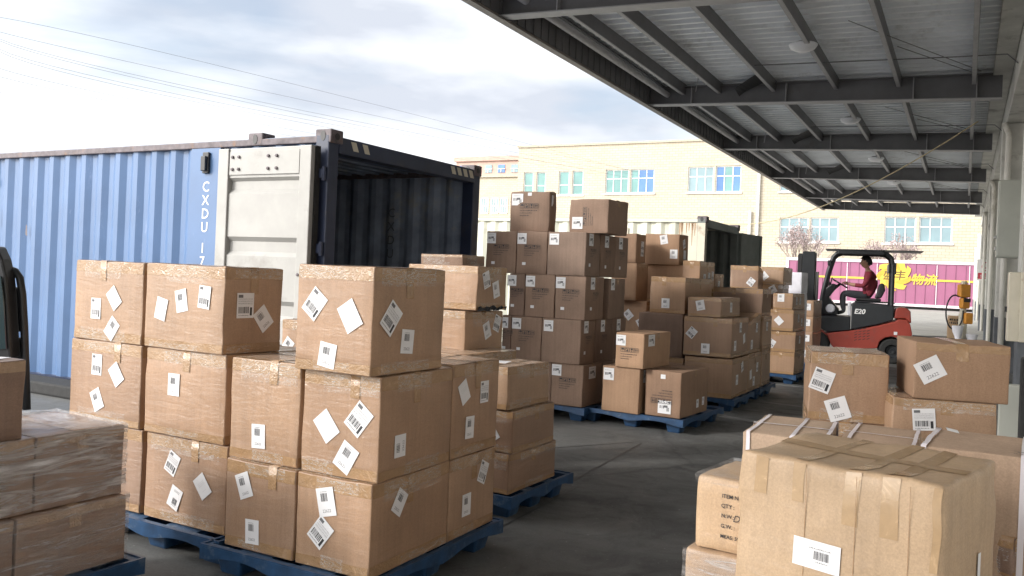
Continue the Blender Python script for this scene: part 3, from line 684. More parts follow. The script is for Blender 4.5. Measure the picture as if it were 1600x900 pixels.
# lamps under the canopy
def lamp(px, py, d, lab_):
    z = ZT(d) - .12; c = at_z(px, py, z)
    r = empty('ceiling_lamp', c, 0, lab_, 'ceiling lamp', 'round lamps under the canopy')
    mb = MB(); mb.lathe([(0, -.10), (.10, -.093), (.17, -.06), (.20, -.02), (.205, 0), (.19, .01), (0, .012)], 24); mb.build('diffuser', 'lamp_white', r, smooth=True)
    mb = MB(); mb.lathe([(0, .04), (.12, .04), (.14, .013), (0, .013)], 16); mb.tube([(0, 0, .03), (0, 0, .2)], .015, 8); mb.build('base', 'flange_grey', r)
for a in ((1255, 70, -2.02, 'nearest and largest white round lamp under the canopy'), (1329, 186, -2.0, 'second nearest white round lamp, between the second and third crossbeams in view'), (1369, 247, -2.0, 'third white round lamp along the canopy, seen small'), (1397, 284, -2.0, 'farthest and smallest white round lamp under the canopy')): lamp(*a)

# ---------------- warehouse wall on the right
wh = empty('warehouse', pt(18, 1.2, 0), RZ, 'pale plastered warehouse wall with concrete columns along the right side', 'building')
def wpt(t, d, z): return (t - 18, -(d - 1.2), z)
def wbox(mb, t0, t1, d0, d1, z0, z1, mi=0): mb.box(t0 - 18, t1 - 18, -(d1 - 1.2), -(d0 - 1.2), z0, z1, mi)
ZC = HC + 3.1
tcol = [t_at(1597, .5, 2.0) + .0, t_at(1558, .5, 2.0), t_at(1541, .5, 2), t_at(1531.5, .5, 2), t_at(1525, .5, 2), t_at(1521, .5, 2)]
print('cols t', [round(t, 2) for t in tcol])
mb = MB(); wbox(mb, -8, bt[-1] + 6, .98, 1.3, 0, 7.2); mb.build('wall', 'plaster', wh)
mb = MB(); wbox(mb, -8, bt[-1] + 6, .56, .979, ZC + .02, 7.2); mb.build('header', 'concrete_wall', wh, bevel=.01)
mb = MB(); wbox(mb, -8, bt[-1] + 6, .28, .555, ZB1 + .40, ZB1 + .95); mb.build('ledge', 'concrete_wall', wh, bevel=.01)
for i, t in enumerate(tcol):
    mb = MB(); wbox(mb, t, t + .55, .50, .975, 1.0, ZC + .01); co = mb.build('column', 'concrete_wall', wh, bevel=.012)
    mb = MB(); wbox(mb, t - .004, t + .554, .494, .976, 0, .999); mb.build('column_base', 'grey_base', co, bevel=.008)
for i in range(5):    # shutters and pipes in the bays
    t0, t1 = tcol[i] + .75, tcol[i + 1] - .15
    mb = MB(); wbox(mb, t0, t1, .90, .975, 0, 3.6, 0)
    z = .1
    while z < 3.5: wbox(mb, t0 + .02, t1 - .02, .885, .899, z, z + .07, 0); z += .11
    mb.build('roller_shutter', 'cabinet_grey', wh)
    mb = MB(); tt = tcol[i + 1] - .10; mb.tube([wpt(tt, .60, 0), wpt(tt, .60, ZC - .2), wpt(tt, .52, ZC)], .05, 12); mb.build('downpipe', 'plaster', wh, smooth=True)
    mb = MB(); tt = tcol[i + 1] + .62; mb.tube([wpt(tt, .54, .2), wpt(tt, .54, ZC)], .035, 10); mb.build('conduit', 'cabinet_grey', wh, smooth=True)
def wallbox(name, t0, t1, d0, d1, z0, z1, mat, lab_, cat):
    r = empty(name, pt((t0 + t1) / 2, (d0 + d1) / 2, z0), RZ, lab_, cat); mb = MB(); hw, hd = (t1 - t0) / 2, (d1 - d0) / 2; H = z1 - z0
    mb.box(-hw, hw, -hd, hd, 0, H); mb.build('body', mat, r, bevel=.01); return r, hw, hd, H
def zpx(t, d, py): return z_of(pt(t, d), py)
# electrical cabinet
tc0 = t_at(1557, .38, 2.2); r, hw, hd, H = wallbox('electrical_cabinet', tc0, tc0 + .32, .38, 1.0, zpx(tc0, .38, 402), zpx(tc0, .38, 281), 'cabinet_grey', 'large grey metal electrical cabinet fixed high on the right wall', 'cabinet')
mb = MB(); mb.box(-hw - .012, -hw - .001, -hd + .02, hd - .02, .02, H - .02); mb.build('door', 'cabinet_grey', r, bevel=.005)
mb = MB(); mb.box(-hw, hw + .02, hd + .001, hd + .02, H * .1, H * .14); mb.box(-hw, hw, hd + .001, hd + .03, H * .25, H * .28); mb.build('bracket', 'steel', r)
tp = t_at(1574, .37, 1.3); r, hw, hd, H = wallbox('distribution_box', tp, tp + .20, .37, .60, zpx(tp, .37, 533), zpx(tp, .37, 425), 'cream_enamel', 'narrow cream distribution box with black latches on the right wall', 'distribution box')
mb = MB(); mb.box(-hw - .05, -hw - .002, -hd, hd * .1, 0, H); d_ = mb.build('door', 'cream_enamel', r, bevel=.006)
mb = MB(); mb.box(-hw - .06, -hw - .051, hd * -.55, hd * -.4, H * .72, H * .86); mb.build('handle', 'black_plastic', d_)
mb = MB(); mb.box(-hw * .5, 0, hd + .001, hd + .02, H * .42, H * .5); mb.build('latch', 'black_plastic', r)
# dock bumper and the grey guide post at the right margin
tb_ = t_at(1592, .40, .8); r = MB(); r.box(0, .25, -.35, 0, 0, zpx(tb_, .40, 560)); r = r.build('rubber_buffer', 'rubber', None, pt(tb_, .42, 0), RZ, bevel=.02); tag(r, 'tall black rubber buffer at the lower right edge, behind the boxes', 'buffer')
tb_ = t_at(1563, .30, .8); r = MB(); r.box(0, .12, -.20, 0, 0, zpx(tb_, .3, 600)); r.box(-.03, .15, -.23, .03, 0, .02); r = r.build('guard_post', 'cabinet_grey', None, pt(tb_, .30, 0), RZ, bevel=.012); tag(r, 'light grey square guard post just behind the taped box on the right', 'post')
# cameras on the wall
for i, (px, py, lb) in enumerate(((1521, 226, 'black and white security camera, highest of the cluster on the wall'), (1515, 253, 'white dome security camera in the middle of the wall cluster'), (1513, 268, 'white bullet security camera, lowest of the cluster under the canopy'), (1507, 343, 'small white security camera standing out from the far column'), (1506, 359, 'small white camera on the far column, between two others'), (1504, 372, 'lowest small white camera on the far column'))):
    d = .24 if i < 3 else .16; t = t_at(px, d, 3.8); z = zpx(t, d, py); k = 1 if i < 3 else 1.6
    r = empty('security_camera', pt(t, d, z), RZ, lb, 'security camera', 'security cameras on the warehouse wall')
    mb = MB(); mb.tube([(-.16 * k, .02, -.03), (-.14 * k, .02, -.03), (.04 * k, 0, 0)], [.028 * k, .045 * k, .045 * k], 12); mb.build('housing', 'white_paint', r, smooth=False)
    mb = MB(); mb.tube([(-.165 * k, .02, -.033), (-.150 * k, .02, -.03)], .026 * k, 10); mb.build('lens', 'black_plastic', r)
    mb = MB(); mb.tube([(0, 0, .02), (0, -.10, .05), (0, -.24 - .0 * k, .05)], .012 * k, 8); mb.build('bracket', 'cabinet_grey', r)
# no smoking sign
tS = tcol[3] - .02; zz = zpx(tS, .6, 440)
tS = tcol[3] - .03
r = empty('prohibition_sign', pt(tS, .38, zpx(tS, .38, 438)), RZ, 'white sign with a red ring and a red block below it on the wall', 'sign'); hs = zpx(tS, .38, 405) - zpx(tS, .38, 438)
mb = MB(); mb.box(0, .015, -.62, 0, 0, hs); mb.build('panel', 'white_paint', r)
mb = MB(); k0 = len(mb.v); n = 28; cy, cz = -.34, hs * .66
for k in range(n):
    t = 2 * math.pi * k / n
    for q in (.145, .185): mb.v.append((-.003, cy + q * math.cos(t), cz + q * math.sin(t)))
mb.f += [(2 * k, 2 * k + 1, (2 * k + 3) % (2 * n), (2 * k + 2) % (2 * n)) for k in range(n)]; mb.m += [0] * n
mb.add([(-.004, cy - .11, cz + .09), (-.004, cy - .09, cz + .11), (-.004, cy + .11, cz - .09), (-.004, cy + .09, cz - .11)], [(0, 1, 2, 3)])
mb.add([(-.003, -.58, .06), (-.003, -.04, .06), (-.003, -.04, hs * .36), (-.003, -.58, hs * .36)], [(0, 1, 2, 3)]); mb.build('red_marks', 'sign_red', r)
mb = MB(); m0 = Matrix(((0, 0, -1, -.005), (-1, 0, 0, -.10), (0, 1, 0, .11), (0, 0, 0, 1))); add_text(mb, '禁止烟火', m0, size=.14); mb.build('lettering', 'paper', r)
# rope strung from the wall to the far canopy
p0, p1 = at_depth(1528, 190, 15.5), at_depth(1090, 340, 34)
mb = MB(); pts = [p0.lerp(p1, i / 20) - Vector((0, 0, .9 * (1 - (2 * i / 20 - 1) ** 2))) for i in range(21)]; mb.tube(pts, .013, 6); tag(mb.build('rope', 'rope', smooth=True), 'thin pale rope hung from the wall below the canopy towards the yard', 'rope')

# ================================================================== CONTAINERS
def corr(mb, L, H0, H1, y, dep=.036, per=.278, axis='x', mi=0, x0=0):
    """trapezoid sheet from x0 to L at plane y, upright ribs"""
    x = x0; pts = []
    while x < L:
        for (dx_, dd) in ((0, 0), (.07, 0), (.139, dep), (.209, dep)):
            if x + dx_ < L: pts.append((x + dx_, dd))
        x += per
    pts.append((L, 0)); k = len(mb.v)
    for (a, d) in pts:
        for z in (H0, H1): mb.v.append((a, y + d, z) if axis == 'x' else (y + d, a, z))
    for i in range(len(pts) - 1): mb.f.append((k + 2 * i, k + 2 * i + 2, k + 2 * i + 3, k + 2 * i + 1)); mb.m.append(mi)
def casting(root, x, y, z, mat='rust_steel', s=1):
    mb = MB(); w, h, l = .162, .118, .178
    # block with an oval recess cut into the long side and the end
    mb.box(x - l / 2, x + l / 2, y - w / 2, y + w / 2, z, z + h); o = mb.build('corner_casting', mat, root, bevel=.01)
    hole = MB(); pr = [(x + .028 * math.cos(t) * 1, z + h * .5 + (.016 + .028) * math.sin(t)) for t in [2 * math.pi * i / 16 for i in range(16)]]
    hole.prism(pr, y + w / 2 * s - .002, y + w / 2 * s + .004); hole.build('opening', 'dark_metal', o)
    hole = MB(); hole.prism([(y + .03 * math.cos(t), z + h * .5 + .03 * math.sin(t)) for t in [2 * math.pi * i / 16 for i in range(16)]], x - l / 2 - .004, x - l / 2 + .002, axis='x'); hole.build('opening', 'dark_metal', o)
def container(name, P, a, L, z0, H, lab_, paint, trim, inner, door_mode, Wd=2.44):
    a = R(a); ux = Vector((-math.cos(a), math.sin(a), 0)); rz = math.atan2(ux.y, ux.x)
    # local x away from the doors, local y: 0 on the side facing the camera, -Wd... we use y in [-Wd,0] with y=0 the far wall mirrored
    r = empty(name, Vector((P.x, P.y, z0)), rz, lab_, 'shipping container')
    return r, rz
# local frame: x = away from the doors, y = left of x, i.e. towards the camera side is +y
AC = 29.0
zt_blue = HC + 1.16; Hb = 2.62; zb_blue = zt_blue - Hb
Pb = at_depth(516, 215, 7.35); ra = R(AC); ux = Vector((-math.cos(ra), math.sin(ra), 0)); 
blue = empty('shipping_container', Vector((Pb.x, Pb.y, zb_blue)), math.atan2(ux.y, ux.x), 'large blue corrugated shipping container with one end open and marked CXDU 171', 'shipping container')
def build_container(root, L, H, paint, trim, inner, post, dents=(), Wd=2.44, cast_x=None, stripes=True):
    # y=0 near long side (outside normal +y), y=-Wd far side
    s = MB(); corr(s, L - .1, .16, H - .09, -.05, x0=.16); o = link('side_wall', s.mesh('side_wall', False), paint, root)
    me = o.data
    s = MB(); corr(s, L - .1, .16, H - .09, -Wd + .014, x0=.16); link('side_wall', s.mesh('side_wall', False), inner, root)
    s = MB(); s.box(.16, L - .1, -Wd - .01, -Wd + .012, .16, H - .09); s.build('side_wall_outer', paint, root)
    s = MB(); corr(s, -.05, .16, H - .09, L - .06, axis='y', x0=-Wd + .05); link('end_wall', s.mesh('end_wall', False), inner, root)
    s = MB(); s.box(.0, L, -.06, .01, H - .09, H - .03); s.box(0, L, -Wd, -Wd + .07, H - .09, H - .03); s.build('top_rail', trim, root, bevel=.008)
    s = MB(); s.box(.1, L, -.05, .012, .0, .16); s.box(.1, L, -Wd, -Wd + .06, .0, .16); s.box(.1, L, -.005, .035, -.0, .02); s.build('bottom_rail', 'navy_paint' if paint == 'blue_paint' else trim, root)
    s = MB(); x = .1
    while x < L - .1: s.box(x, x + .045, -Wd + .07, -.06, H - .05, H - .032); x += .21
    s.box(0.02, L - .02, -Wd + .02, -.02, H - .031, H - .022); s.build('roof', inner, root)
    s = MB(); s.box(.02, L - .1, -Wd + .06, -.06, .12, .165); s.build('floor', 'grey_base', root)
    for x0_, x1_, y0, y1 in ((0, .15, -.12, .012), (0, .15, -Wd - .012, -Wd + .12), (L - .12, L, -.12, .012), (L - .12, L, -Wd - .012, -Wd + .12)): s = MB(); s.box(x0_, x1_, y0, y1, 0, H - .02); s.build('corner_post', post, root, bevel=.01)
    s = MB(); s.box(-.01, .12, -Wd + .12, -.12, H - .17, H - .025); s.build('header', post, root, bevel=.006)
    if stripes:
        for y in (-.26, -.42, -Wd + .62, -Wd + .50, -Wd + .38, -Wd + .26): s = MB(); s.add([(-.013, y, H - .045), (-.013, y - .075, H - .045), (-.013, y - .115, H - .125), (-.013, y - .04, H - .125)], [(0, 1, 2, 3)]); s.build('warning_stripe', 'cream_enamel', root)

    s = MB(); s.box(-.02, .12, -Wd + .12, -.12, 0.0, .14); s.build('sill', post, root, bevel=.006)
    for (x, y) in [(.07, -.07), (.07, -Wd + .07), (L - .07, -.07)] + ([(cast_x, -.07)] if cast_x else []):
        casting(root, x, y, H - .09)
    for (x, y) in ((.07, -.07), (.07, -Wd + .07)): casting(root, x, y, -.01)
build_container(blue, 13.6, Hb, 'blue_paint', 'rust_steel', 'inner_wall', 'navy_paint', cast_x=.88, Wd=2.5)
# vertical lettering, marker plate
MX = lambda x, z, y=.013: Matrix(((-1, 0, 0, x), (0, 0, 1, y), (0, 1, 0, z), (0, 0, 0, 1)))
xl_ = 1.50
s = MB(); s.box(xl_ - .17, xl_ + .22, -.052, .004, .16, Hb - .09); s.build('marking_panel', 'blue_paint', blue)
s = MB(); z = Hb - .50
for ch in 'CXDU 171':
    if ch != ' ': add_text(s, ch, MX(xl_ + .05 , z, .0065), size=.135, bold=.001)
    z -= .128 if ch != ' ' else .07
s.build('lettering', 'white_paint', blue)
s = MB(); s.box(xl_ - .04, xl_ + .04, .006, .03, Hb - .33, Hb - .13); s.box(xl_ - .03, xl_ + .03, .031, .06, Hb - .31, Hb - .17); s.build('vent', 'dark_metal', blue, bevel=.006)
# ghost lettering inside on the far wall
s = MB(); z = Hb - .55
for ch in 'CXDU 171':
    if ch != ' ': add_text(s, ch, Matrix(((-1, 0, 0, 1.22), (0, 0, 1, -2.5 + .0525), (0, 1, 0, z), (0, 0, 0, 1))), size=.15)
    z -= .16
s.build('faded_lettering', 'grey_base', blue)
# the open door leaf folded back along the long side
d = MB(); DW = 1.12; x0, x1 = .07, .07 + DW; y = .075; z0, z1 = .17, Hb - .13
prof = []            # horizontal pressed ribs: (z, depth)
H_ = z1 - z0
zz = [(z0 + .06, 0)]
for c in (.12, .38, .62, .86):
    zc = z0 + H_ * c; zz += [(zc - .085, 0), (zc - .045, .035), (zc + .045, .035), (zc + .085, 0)] if c != .86 else [(zc - .085, 0), (zc - .045, .035), (zc + .03, .035), (zc + .06, 0)]
zz.append((z1 - .06, 0))
vs = []
for (z, dd) in zz: vs += [(x0 + .1, y + .02 + .035 - dd, z), (x1 - .1, y + .02 + .035 - dd, z)]
dr = MB(); dr.add(vs, [(2 * k, 2 * k + 1, 2 * k + 3, 2 * k + 2) for k in range(len(zz) - 1)]); dr = dr.build('door', 'cream_door', blue)
f = MB(); f.box(x0, x0 + .13, y, y + .075, z0, z1); f.box(x1 - .13, x1, y, y + .075, z0, z1); f.box(x0 + .13, x1 - .13, y, y + .06, z1 - .06, z1); f.box(x0 + .13, x1 - .13, y, y + .06, z0, z0 + .06); f.build('frame', 'cream_door', dr, bevel=.008)
f = MB(); f.box(x0 + .14, x1 - .14, y + .061, y + .068, z1 - .24, z1 - .03); f.build('lock_plate', 'cream_door', dr, bevel=.002)
f = MB()
for (fx, fz) in [(fx, fz) for fx in (.16, .24, .60, .70) for fz in (z1 - .08, z1 - .19)] + [(.62, z0 + H_ * .52), (.72, z0 + H_ * .52), (1.08, z0 + H_ * .52), (1.0, z0 + H_ * .52)]:
    f.lathe([(0, y + .085), (.014, y + .082), (.016, y + .05)], 8, axis='y', c=(x1 - .02 - (fx if fx > .1 else 0), 0, fz))
f.build('bolt', 'rust_steel', dr)
f = MB(); f.box(x0 - .012, x0 - .002, y - .03, y + .03, z0, z1); f.build('seal', 'rubber', dr)
for hz in (.12, .38, .62, .9): 
    f = MB(); f.tube([(.02, .04, z0 + H_ * hz - .06), (.02, .04, z0 + H_ * hz + .06)], .018, 10); f.box(.02, .10, .03, .06, z0 + H_ * hz - .04, z0 + H_ * hz + .04); f.build('hinge', 'navy_paint', dr)
# dents on the blue wall: long pale scrapes
for (x, z, h) in ((4.9, Hb - .75, .25), (4.35, Hb - .9, .14), (5.0, Hb - .35, .1)):
    s = MB(); s.add([(x - .02, -.011, z - h / 2), (x + .02, -.011, z - h / 3), (x + .012, -.011, z + h / 2), (x - .008, -.011, z + h / 3)], [(0, 1, 2, 3)])
    s.build('scrape', 'rust_steel', blue)

# second container, cream, farther back
Pc = at_depth(1103, 340, 15.6); zt_c = Pc.z; Hc2 = 2.62
cream = empty('shipping_container', Vector((Pc.x, Pc.y, zt_c - Hc2)), math.atan2(ux.y, ux.x), 'cream corrugated shipping container with rust streaks and its dark open end', 'shipping container')
print('cream z0', zt_c - Hc2)
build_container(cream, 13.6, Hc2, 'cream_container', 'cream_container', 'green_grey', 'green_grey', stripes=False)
s = MB(); s.box(.0, .14, -.115, .0165, .01, Hc2 - .1); s.box(.15, .42, -.02, -.006, .16, Hc2 - .1); s.build('edge_panel', 'cream_enamel', cream)
s = MB(); rnd = random.Random(4)
for k in range(10):
    x = rnd.uniform(.16, .5); h = rnd.uniform(.1, .45); s.add([(x, -.0045, Hc2 - .1), (x + .03, -.0045, Hc2 - .1), (x + .02, -.0045, Hc2 - .1 - h), (x + .012, -.0045, Hc2 - .1 - h)], [(0, 1, 2, 3)])
s.build('rust_streak', 'orange' if False else 'tape_tan', cream)
s = MB(); add_text(s, '8', MX(.98, Hc2 - .85, -.01), size=.2); s.build('marking', 'grey_base', cream)
s = MB(); s.box(1.5, 1.6, -.012, .008, Hc2 - .48, Hc2 - .20); s.build('vent', 'cream_enamel', cream)
# its door leaf swung wide, to the right of the opening
dl = empty('door', (0, -2.44, .17)); dl.parent = cream; dl.rotation_euler = (0, 0, R(-8))
f = MB(); Hd = Hc2 - .30; f.box(-.04, 0, -1.15, -.03, .05, Hd - .05)
f.box(-.06, .02, -1.17, -1.08, 0, Hd); f.box(-.06, .02, -.10, 0, 0, Hd); f.box(-.055, .015, -1.08, -.10, Hd - .08, Hd); f.box(-.055, .015, -1.08, -.10, 0, .08)
dd = f.mesh('panel'); link('panel', dd, 'green_grey', dl)
f = MB()
for y in (-.35, -.85): f.tube([(.06, y, .05), (.06, y, Hd - .02)], .017, 8)
for z in (.5, 1.1, 1.6): f.box(.02, .07, -.95, -.25, z, z + .05)
f.build('locking_bars', 'green_grey', dl)
for o in (dl,): pass

kb_ = MB(); kb_.box(1.6, 11.5, .10, .42, zb_blue * 0 + .005 - zb_blue, .13 - zb_blue); ko = kb_.build('dark_strip', 'rubber', None, (Pb.x, Pb.y, zb_blue), math.atan2(ux.y, ux.x), bevel=.02)  # added dark strip standing for the darkness under the container
tag(ko, 'added dark strip on the ground for the dark underside of the blue container', 'dark strip')
# ================================================================== BACKGROUND
Yb = 85.0; Pf = at_depth(1100, 300, Yb)                # a point of the far facade; it runs along N_
def on_facade(px, py, off=0.0):
    d = at_depth(px, py, 1) - Vector((0, 0, HC)); q = Pf + W_ * off; k = (q - Vector((0, 0, HC))).dot(W_) / d.dot(W_)
    return Vector((0, 0, HC)) + d * k
def sN(p): return (p - Pf).dot(N_)
s_left = sN(on_facade(808, 300)); s_right = sN(on_facade(1508, 300)) + 30
ztop = on_facade(808, 228).z - .22; print('facade', s_left, s_right, ztop, on_facade(1100, 212).z)
fac = empty('factory_building', Vector((Pf.x, Pf.y, 0)), math.atan2(N_.y, N_.x), 'long beige brick factory building with blue-green windows across the yard', 'building')
rows = []
def wrect(a, b, c, d_): 
    p, q = on_facade((a + b) / 2, c), on_facade((a + b) / 2, d_); s0, s1 = sN(on_facade(a, (c + d_) / 2)), sN(on_facade(b, (c + d_) / 2)); return s0, s1, q.z, p.z
WINS = []
for (a, b, c, d_, k, cols, gl) in ((818, 833, 269, 305, 1, 1, 'glass_green'), (838, 852, 269, 305, 1, 1, 'glass_green'), (873, 889, 267.5, 304.5, 1, 1, 'glass_green'), (894, 911, 267, 304.5, 1, 1, 'glass_green'),
      (946, 982, 265, 302, 3, 3, 'glass_green'), (985, 1022, 264, 301.5, 3, 3, 'glass_blue'), (1075, 1115, 260.5, 300.5, 3, 3, 'glass_pale'), (1118, 1158, 259, 300, 3, 3, 'glass_blue'),
      (1219, 1258, 256, 299, 3, 3, 'glass_pale'), (1262, 1310, 255, 298, 3, 3, 'glass_pale'),
      (1060, 1108, 343, 380, 2, 3, 'glass_pale'), (1218, 1263, 340, 378, 3, 3, 'glass_pale'), (1266, 1310, 340, 378, 3, 3, 'glass_pale'), (1382, 1431, 339, 380, 3, 3, 'glass_pale'), (1436, 1488, 339, 380, 3, 3, 'glass_pale')):
    WINS.append((wrect(a, b, c, d_), cols, gl))
# wall with real openings: built as a grid of panels around the windows
ss = sorted({s_left, s_right} | {v for (q, _, _) in WINS for v in q[:2]}); zs = sorted({0.0, ztop} | {v for (q, _, _) in WINS for v in q[2:]})
mb = MB()
for i in range(len(ss) - 1):
    for j in range(len(zs) - 1):
        cx_, cz_ = (ss[i] + ss[i + 1]) / 2, (zs[j] + zs[j + 1]) / 2
        if any(q[0] < cx_ < q[1] and q[2] < cz_ < q[3] for (q, _, _) in WINS): continue
        mb.add([(ss[i], 0, zs[j]), (ss[i + 1], 0, zs[j]), (ss[i + 1], 0, zs[j + 1]), (ss[i], 0, zs[j + 1])], [(0, 1, 2, 3)])
mb.add([(s_left, 0, 0), (s_left, 20, 0), (s_left, 20, ztop), (s_left, 0, ztop)], [(3, 2, 1, 0)]); mb.add([(s_left, 0, ztop), (s_right, 0, ztop), (s_right, 20, ztop), (s_left, 20, ztop)], [(0, 1, 2, 3)])
for (q, _, _) in WINS:
    s0, s1, z0, z1 = q; mb.add([(s0, 0, z0), (s1, 0, z0), (s1, 0, z1), (s0, 0, z1), (s0, .3, z0), (s1, .3, z0), (s1, .3, z1), (s0, .3, z1)], [(0, 4, 5, 1), (1, 5, 6, 2), (2, 6, 7, 3), (3, 7, 4, 0)])
wall = link('wall', mb.mesh('wall', fix=False), 'beige_brick', fac)
# the brick pattern lies in x,z: turn texture coordinates
nt_ = MATS['beige_brick'].node_tree; nt_.nodes['Mapping'].inputs['Rotation'].default_value = (R(-90), 0, 0)
mb = MB(); mb.box(s_left - .15, s_right, -.15, .5, ztop, ztop + .22); mb.build('parapet', 'beige_brick', fac)
for (q, cols, gl) in WINS:
    s0, s1, z0, z1 = q; f = MB(); t = .10; y0, y1 = .12, .22
    f.box(s0, s0 + t, y0, y1, z0, z1); f.box(s1 - t, s1, y0, y1, z0, z1); f.box(s0 + t, s1 - t, y0, y1, z0, z0 + t); f.box(s0 + t, s1 - t, y0, y1, z1 - t, z1)
    for c in range(1, cols): x = s0 + (s1 - s0) * c / cols; f.box(x - .04, x + .04, y0 + .01, y1 - .01, z0 + t, z1 - t)
    zm = z0 + (z1 - z0) * (.62 if cols > 1 else .42); f.box(s0 + t, s1 - t, y0 + .02, y1 - .02, zm - .045, zm + .045)
    f.box(s0 - .15, s1 + .15, -.12, .1, z0 - .16, z0 - .01)
    wn_ = f.build('window', 'frame_white', fac)
    f = MB(); f.box(s0 + .05, s1 - .05, .17, .18, z0 + .05, z1 - .05); f.build('pane', gl, wn_)
    if gl in ('glass_blue', 'glass_pale') and cols == 3:
        f = MB(); rnd = random.Random(int(s0 * 10)); a_ = s0 + .1 + (s1 - s0) * rnd.choice((0, .33)); f.box(a_, a_ + (s1 - s0) * .30, .185, .19, z0 + .1, z1 - .1); 
        o = f.build('curtain', 'glass_green' if gl == 'glass_blue' else 'glass_pale', wn_); o.location.y = -.03
for (px, py0) in ((1184, 262), (1172, 330)):
    f = MB(); x = sN(on_facade(px, 350)); f.tube([(x, -.2, 0), (x, -.2, on_facade(px, py0).z)], .14, 8); f.build('downpipe', 'frame_white', fac)
# lower wing to the left
Pw = Pf + W_ * 22
def on_wing(px, py):
    d = at_depth(px, py, 1) - Vector((0, 0, HC)); k = (Pw - Vector((0, 0, HC))).dot(W_) / d.dot(W_); return Vector((0, 0, HC)) + d * k
wing = empty('side_wing', Vector((Pw.x, Pw.y, 0)), math.atan2(N_.y, N_.x), 'low beige wing with small barred windows left of the factory building', 'building')
a0, a1 = (on_wing(300, 300) - Pw).dot(N_), (on_wing(840, 300) - Pw).dot(N_); zw = on_wing(780, 277).z
mb = MB(); mb.box(a0, a1, 0, 14, 0, zw); mb.box(a0, a1 , -.3, 14, zw + .01, zw + .35); mb.build('wall', 'beige_brick', wing)
for (a, b) in ((752, 763), (768, 779), (782, 793), (724, 740)):
    p0, p1 = (on_wing(a, 322) - Pw).dot(N_), (on_wing(b, 322) - Pw).dot(N_); z0, z1 = on_wing(a, 333).z, on_wing(a, 310).z
    f = MB(); f.box(p0, p1, -.03, -.01, z0, z1); wn_ = f.build('window', 'glass_pale', wing)
    f = MB()
    for c in range(4): x = p0 + (p1 - p0) * c / 3; f.box(x - .06, x + .06, -.08, -.04, z0, z1)
    for c in range(3): z = z0 + (z1 - z0) * c / 2; f.box(p0, p1, -.10, -.081, z - .06, z + .06)
    f.build('bars', 'frame_white', wn_)
# red brick block far behind
Pr = at_depth(780, 300, 230.0); blk = empty('apartment_block', Vector((Pr.x, Pr.y, 0)), math.atan2(N_.y, N_.x), 'distant red brick apartment block above the low wing', 'building')
zr = at_depth(780, 251, 230).z
mb = MB(); mb.box(-14, 7, 0, 14, 0, zr); mb.box(-14.5, 7.5, -.6, 14, zr + .01, zr + 1.2); mb.build('wall', 'red_brick', blk)
for i in range(5):
    for j in range(5):
        f = MB(); x = -12.6 + i * 4; z = zr - 3.2 - j * 3.4; f.box(x, x + 2.1, -.15, -.02, z, z + 2.1); w_o = f.build('window', 'glass_pale' if (i + j) % 3 else 'glass_blue', blk)
        f = MB(); f.box(x - .15, x + 2.25, -.3, -.151, z + .9, z + 1.05); f.box(x + .95, x + 1.1, -.3, -.151, z, z + .9); f.build('frame', 'frame_white', w_o)

# ---------------- maroon trailer with its yellow swirl
Yt = 70.0
P0 = at_depth(1229, 440, Yt); rzt = math.atan2(N_.y, N_.x)
P1d = run_to(P0, (N_.x, N_.y), 1508, 2.5); print('trailer length', P1d)
zt0 = z_of(P0, 404); zb0 = z_of(P0, 466)
tr = empty('cargo_trailer', Vector((P0.x, P0.y, 0)), rzt, 'long maroon freight trailer with a yellow swirl emblem and yellow lettering', 'trailer', )
L = 17.5
mb = MB(); mb.box(0, L, .03, 2.5, zb0, zt0 - .03); mb.build('body', 'magenta', tr)
mb = MB(); mb.box(-.08, L + .08, -.05, 2.55, zt0 - .12, zt0 + .12); mb.box(-.08, .12, -.05, .02, zb0, zt0 - .13); mb.box(-.05, L, -.05, .02, zb0 - .16, zb0 + .04); mb.build('frame', 'trailer_white', tr)
mb = MB()
for k in range(1, 26): mb.box(k * .68, k * .68 + .06, -.02, .029, zb0 + .1, zt0 - .14)
mb.build('side_ribs', 'magenta', tr)
for xx in (4.6, 11.0, 16.2):
    mb = MB(); mb.box(xx, xx + .06, -.035, -.021, zb0 + .06, zt0 - .2); mb.build('door_edge', 'trailer_white', tr); mb = MB(); mb.box(xx + 2.2, xx + 2.26, -.035, -.021, zb0 + .06, zt0 - .2); mb.build('door_edge', 'trailer_white', tr)
def tx(px, py): 
    dd_ = at_depth(px, py, 1) - Vector((0, 0, HC)); k = (P0 - Vector((0, 0, HC))).dot(W_) / dd_.dot(W_); q = Vector((0, 0, HC)) + dd_ * k; return (q - P0).dot(N_), q.z
xa, za = tx(1300, 438); xb, zb_ = tx(1470, 433.5)
mb = MB(); mb.box(xa - 2, xb + 2.4, -.030, -.022, (za + zb_) / 2 - .06, (za + zb_) / 2 + .09); mb.build('stripe', 'logo_yellow', tr)
cx_, cz_ = tx(1397, 430); rad = 1.28
mb = MB()
for k in range(9):                                       # swirl of curved petals
    t0 = 2 * math.pi * k / 9; pts = []
    for j in range(8): a_ = t0 + j * .16; q = rad * (.42 + .085 * j); pts.append((cx_ + q * math.cos(a_), cz_ + q * math.sin(a_)))
    for j in range(8): a_ = t0 + .72 + (7 - j) * .10; q = rad * (.40 + .075 * (7 - j)); pts.append((cx_ + q * math.cos(a_), cz_ + q * math.sin(a_)))
    mb.add([(x, -.040 - .0012 * k, z) for (x, z) in pts], [tuple(range(16))], k % 2)
mb.add([(cx_ + rad * .78 * math.cos(2 * math.pi * j / 40), -.037, cz_ + rad * .78 * math.sin(2 * math.pi * j / 40)) for j in range(40)], [tuple(range(40))], 0)
mb.mesh; o = link('emblem', mb.mesh('emblem', False), ['logo_yellow', 'logo_gold'], tr)
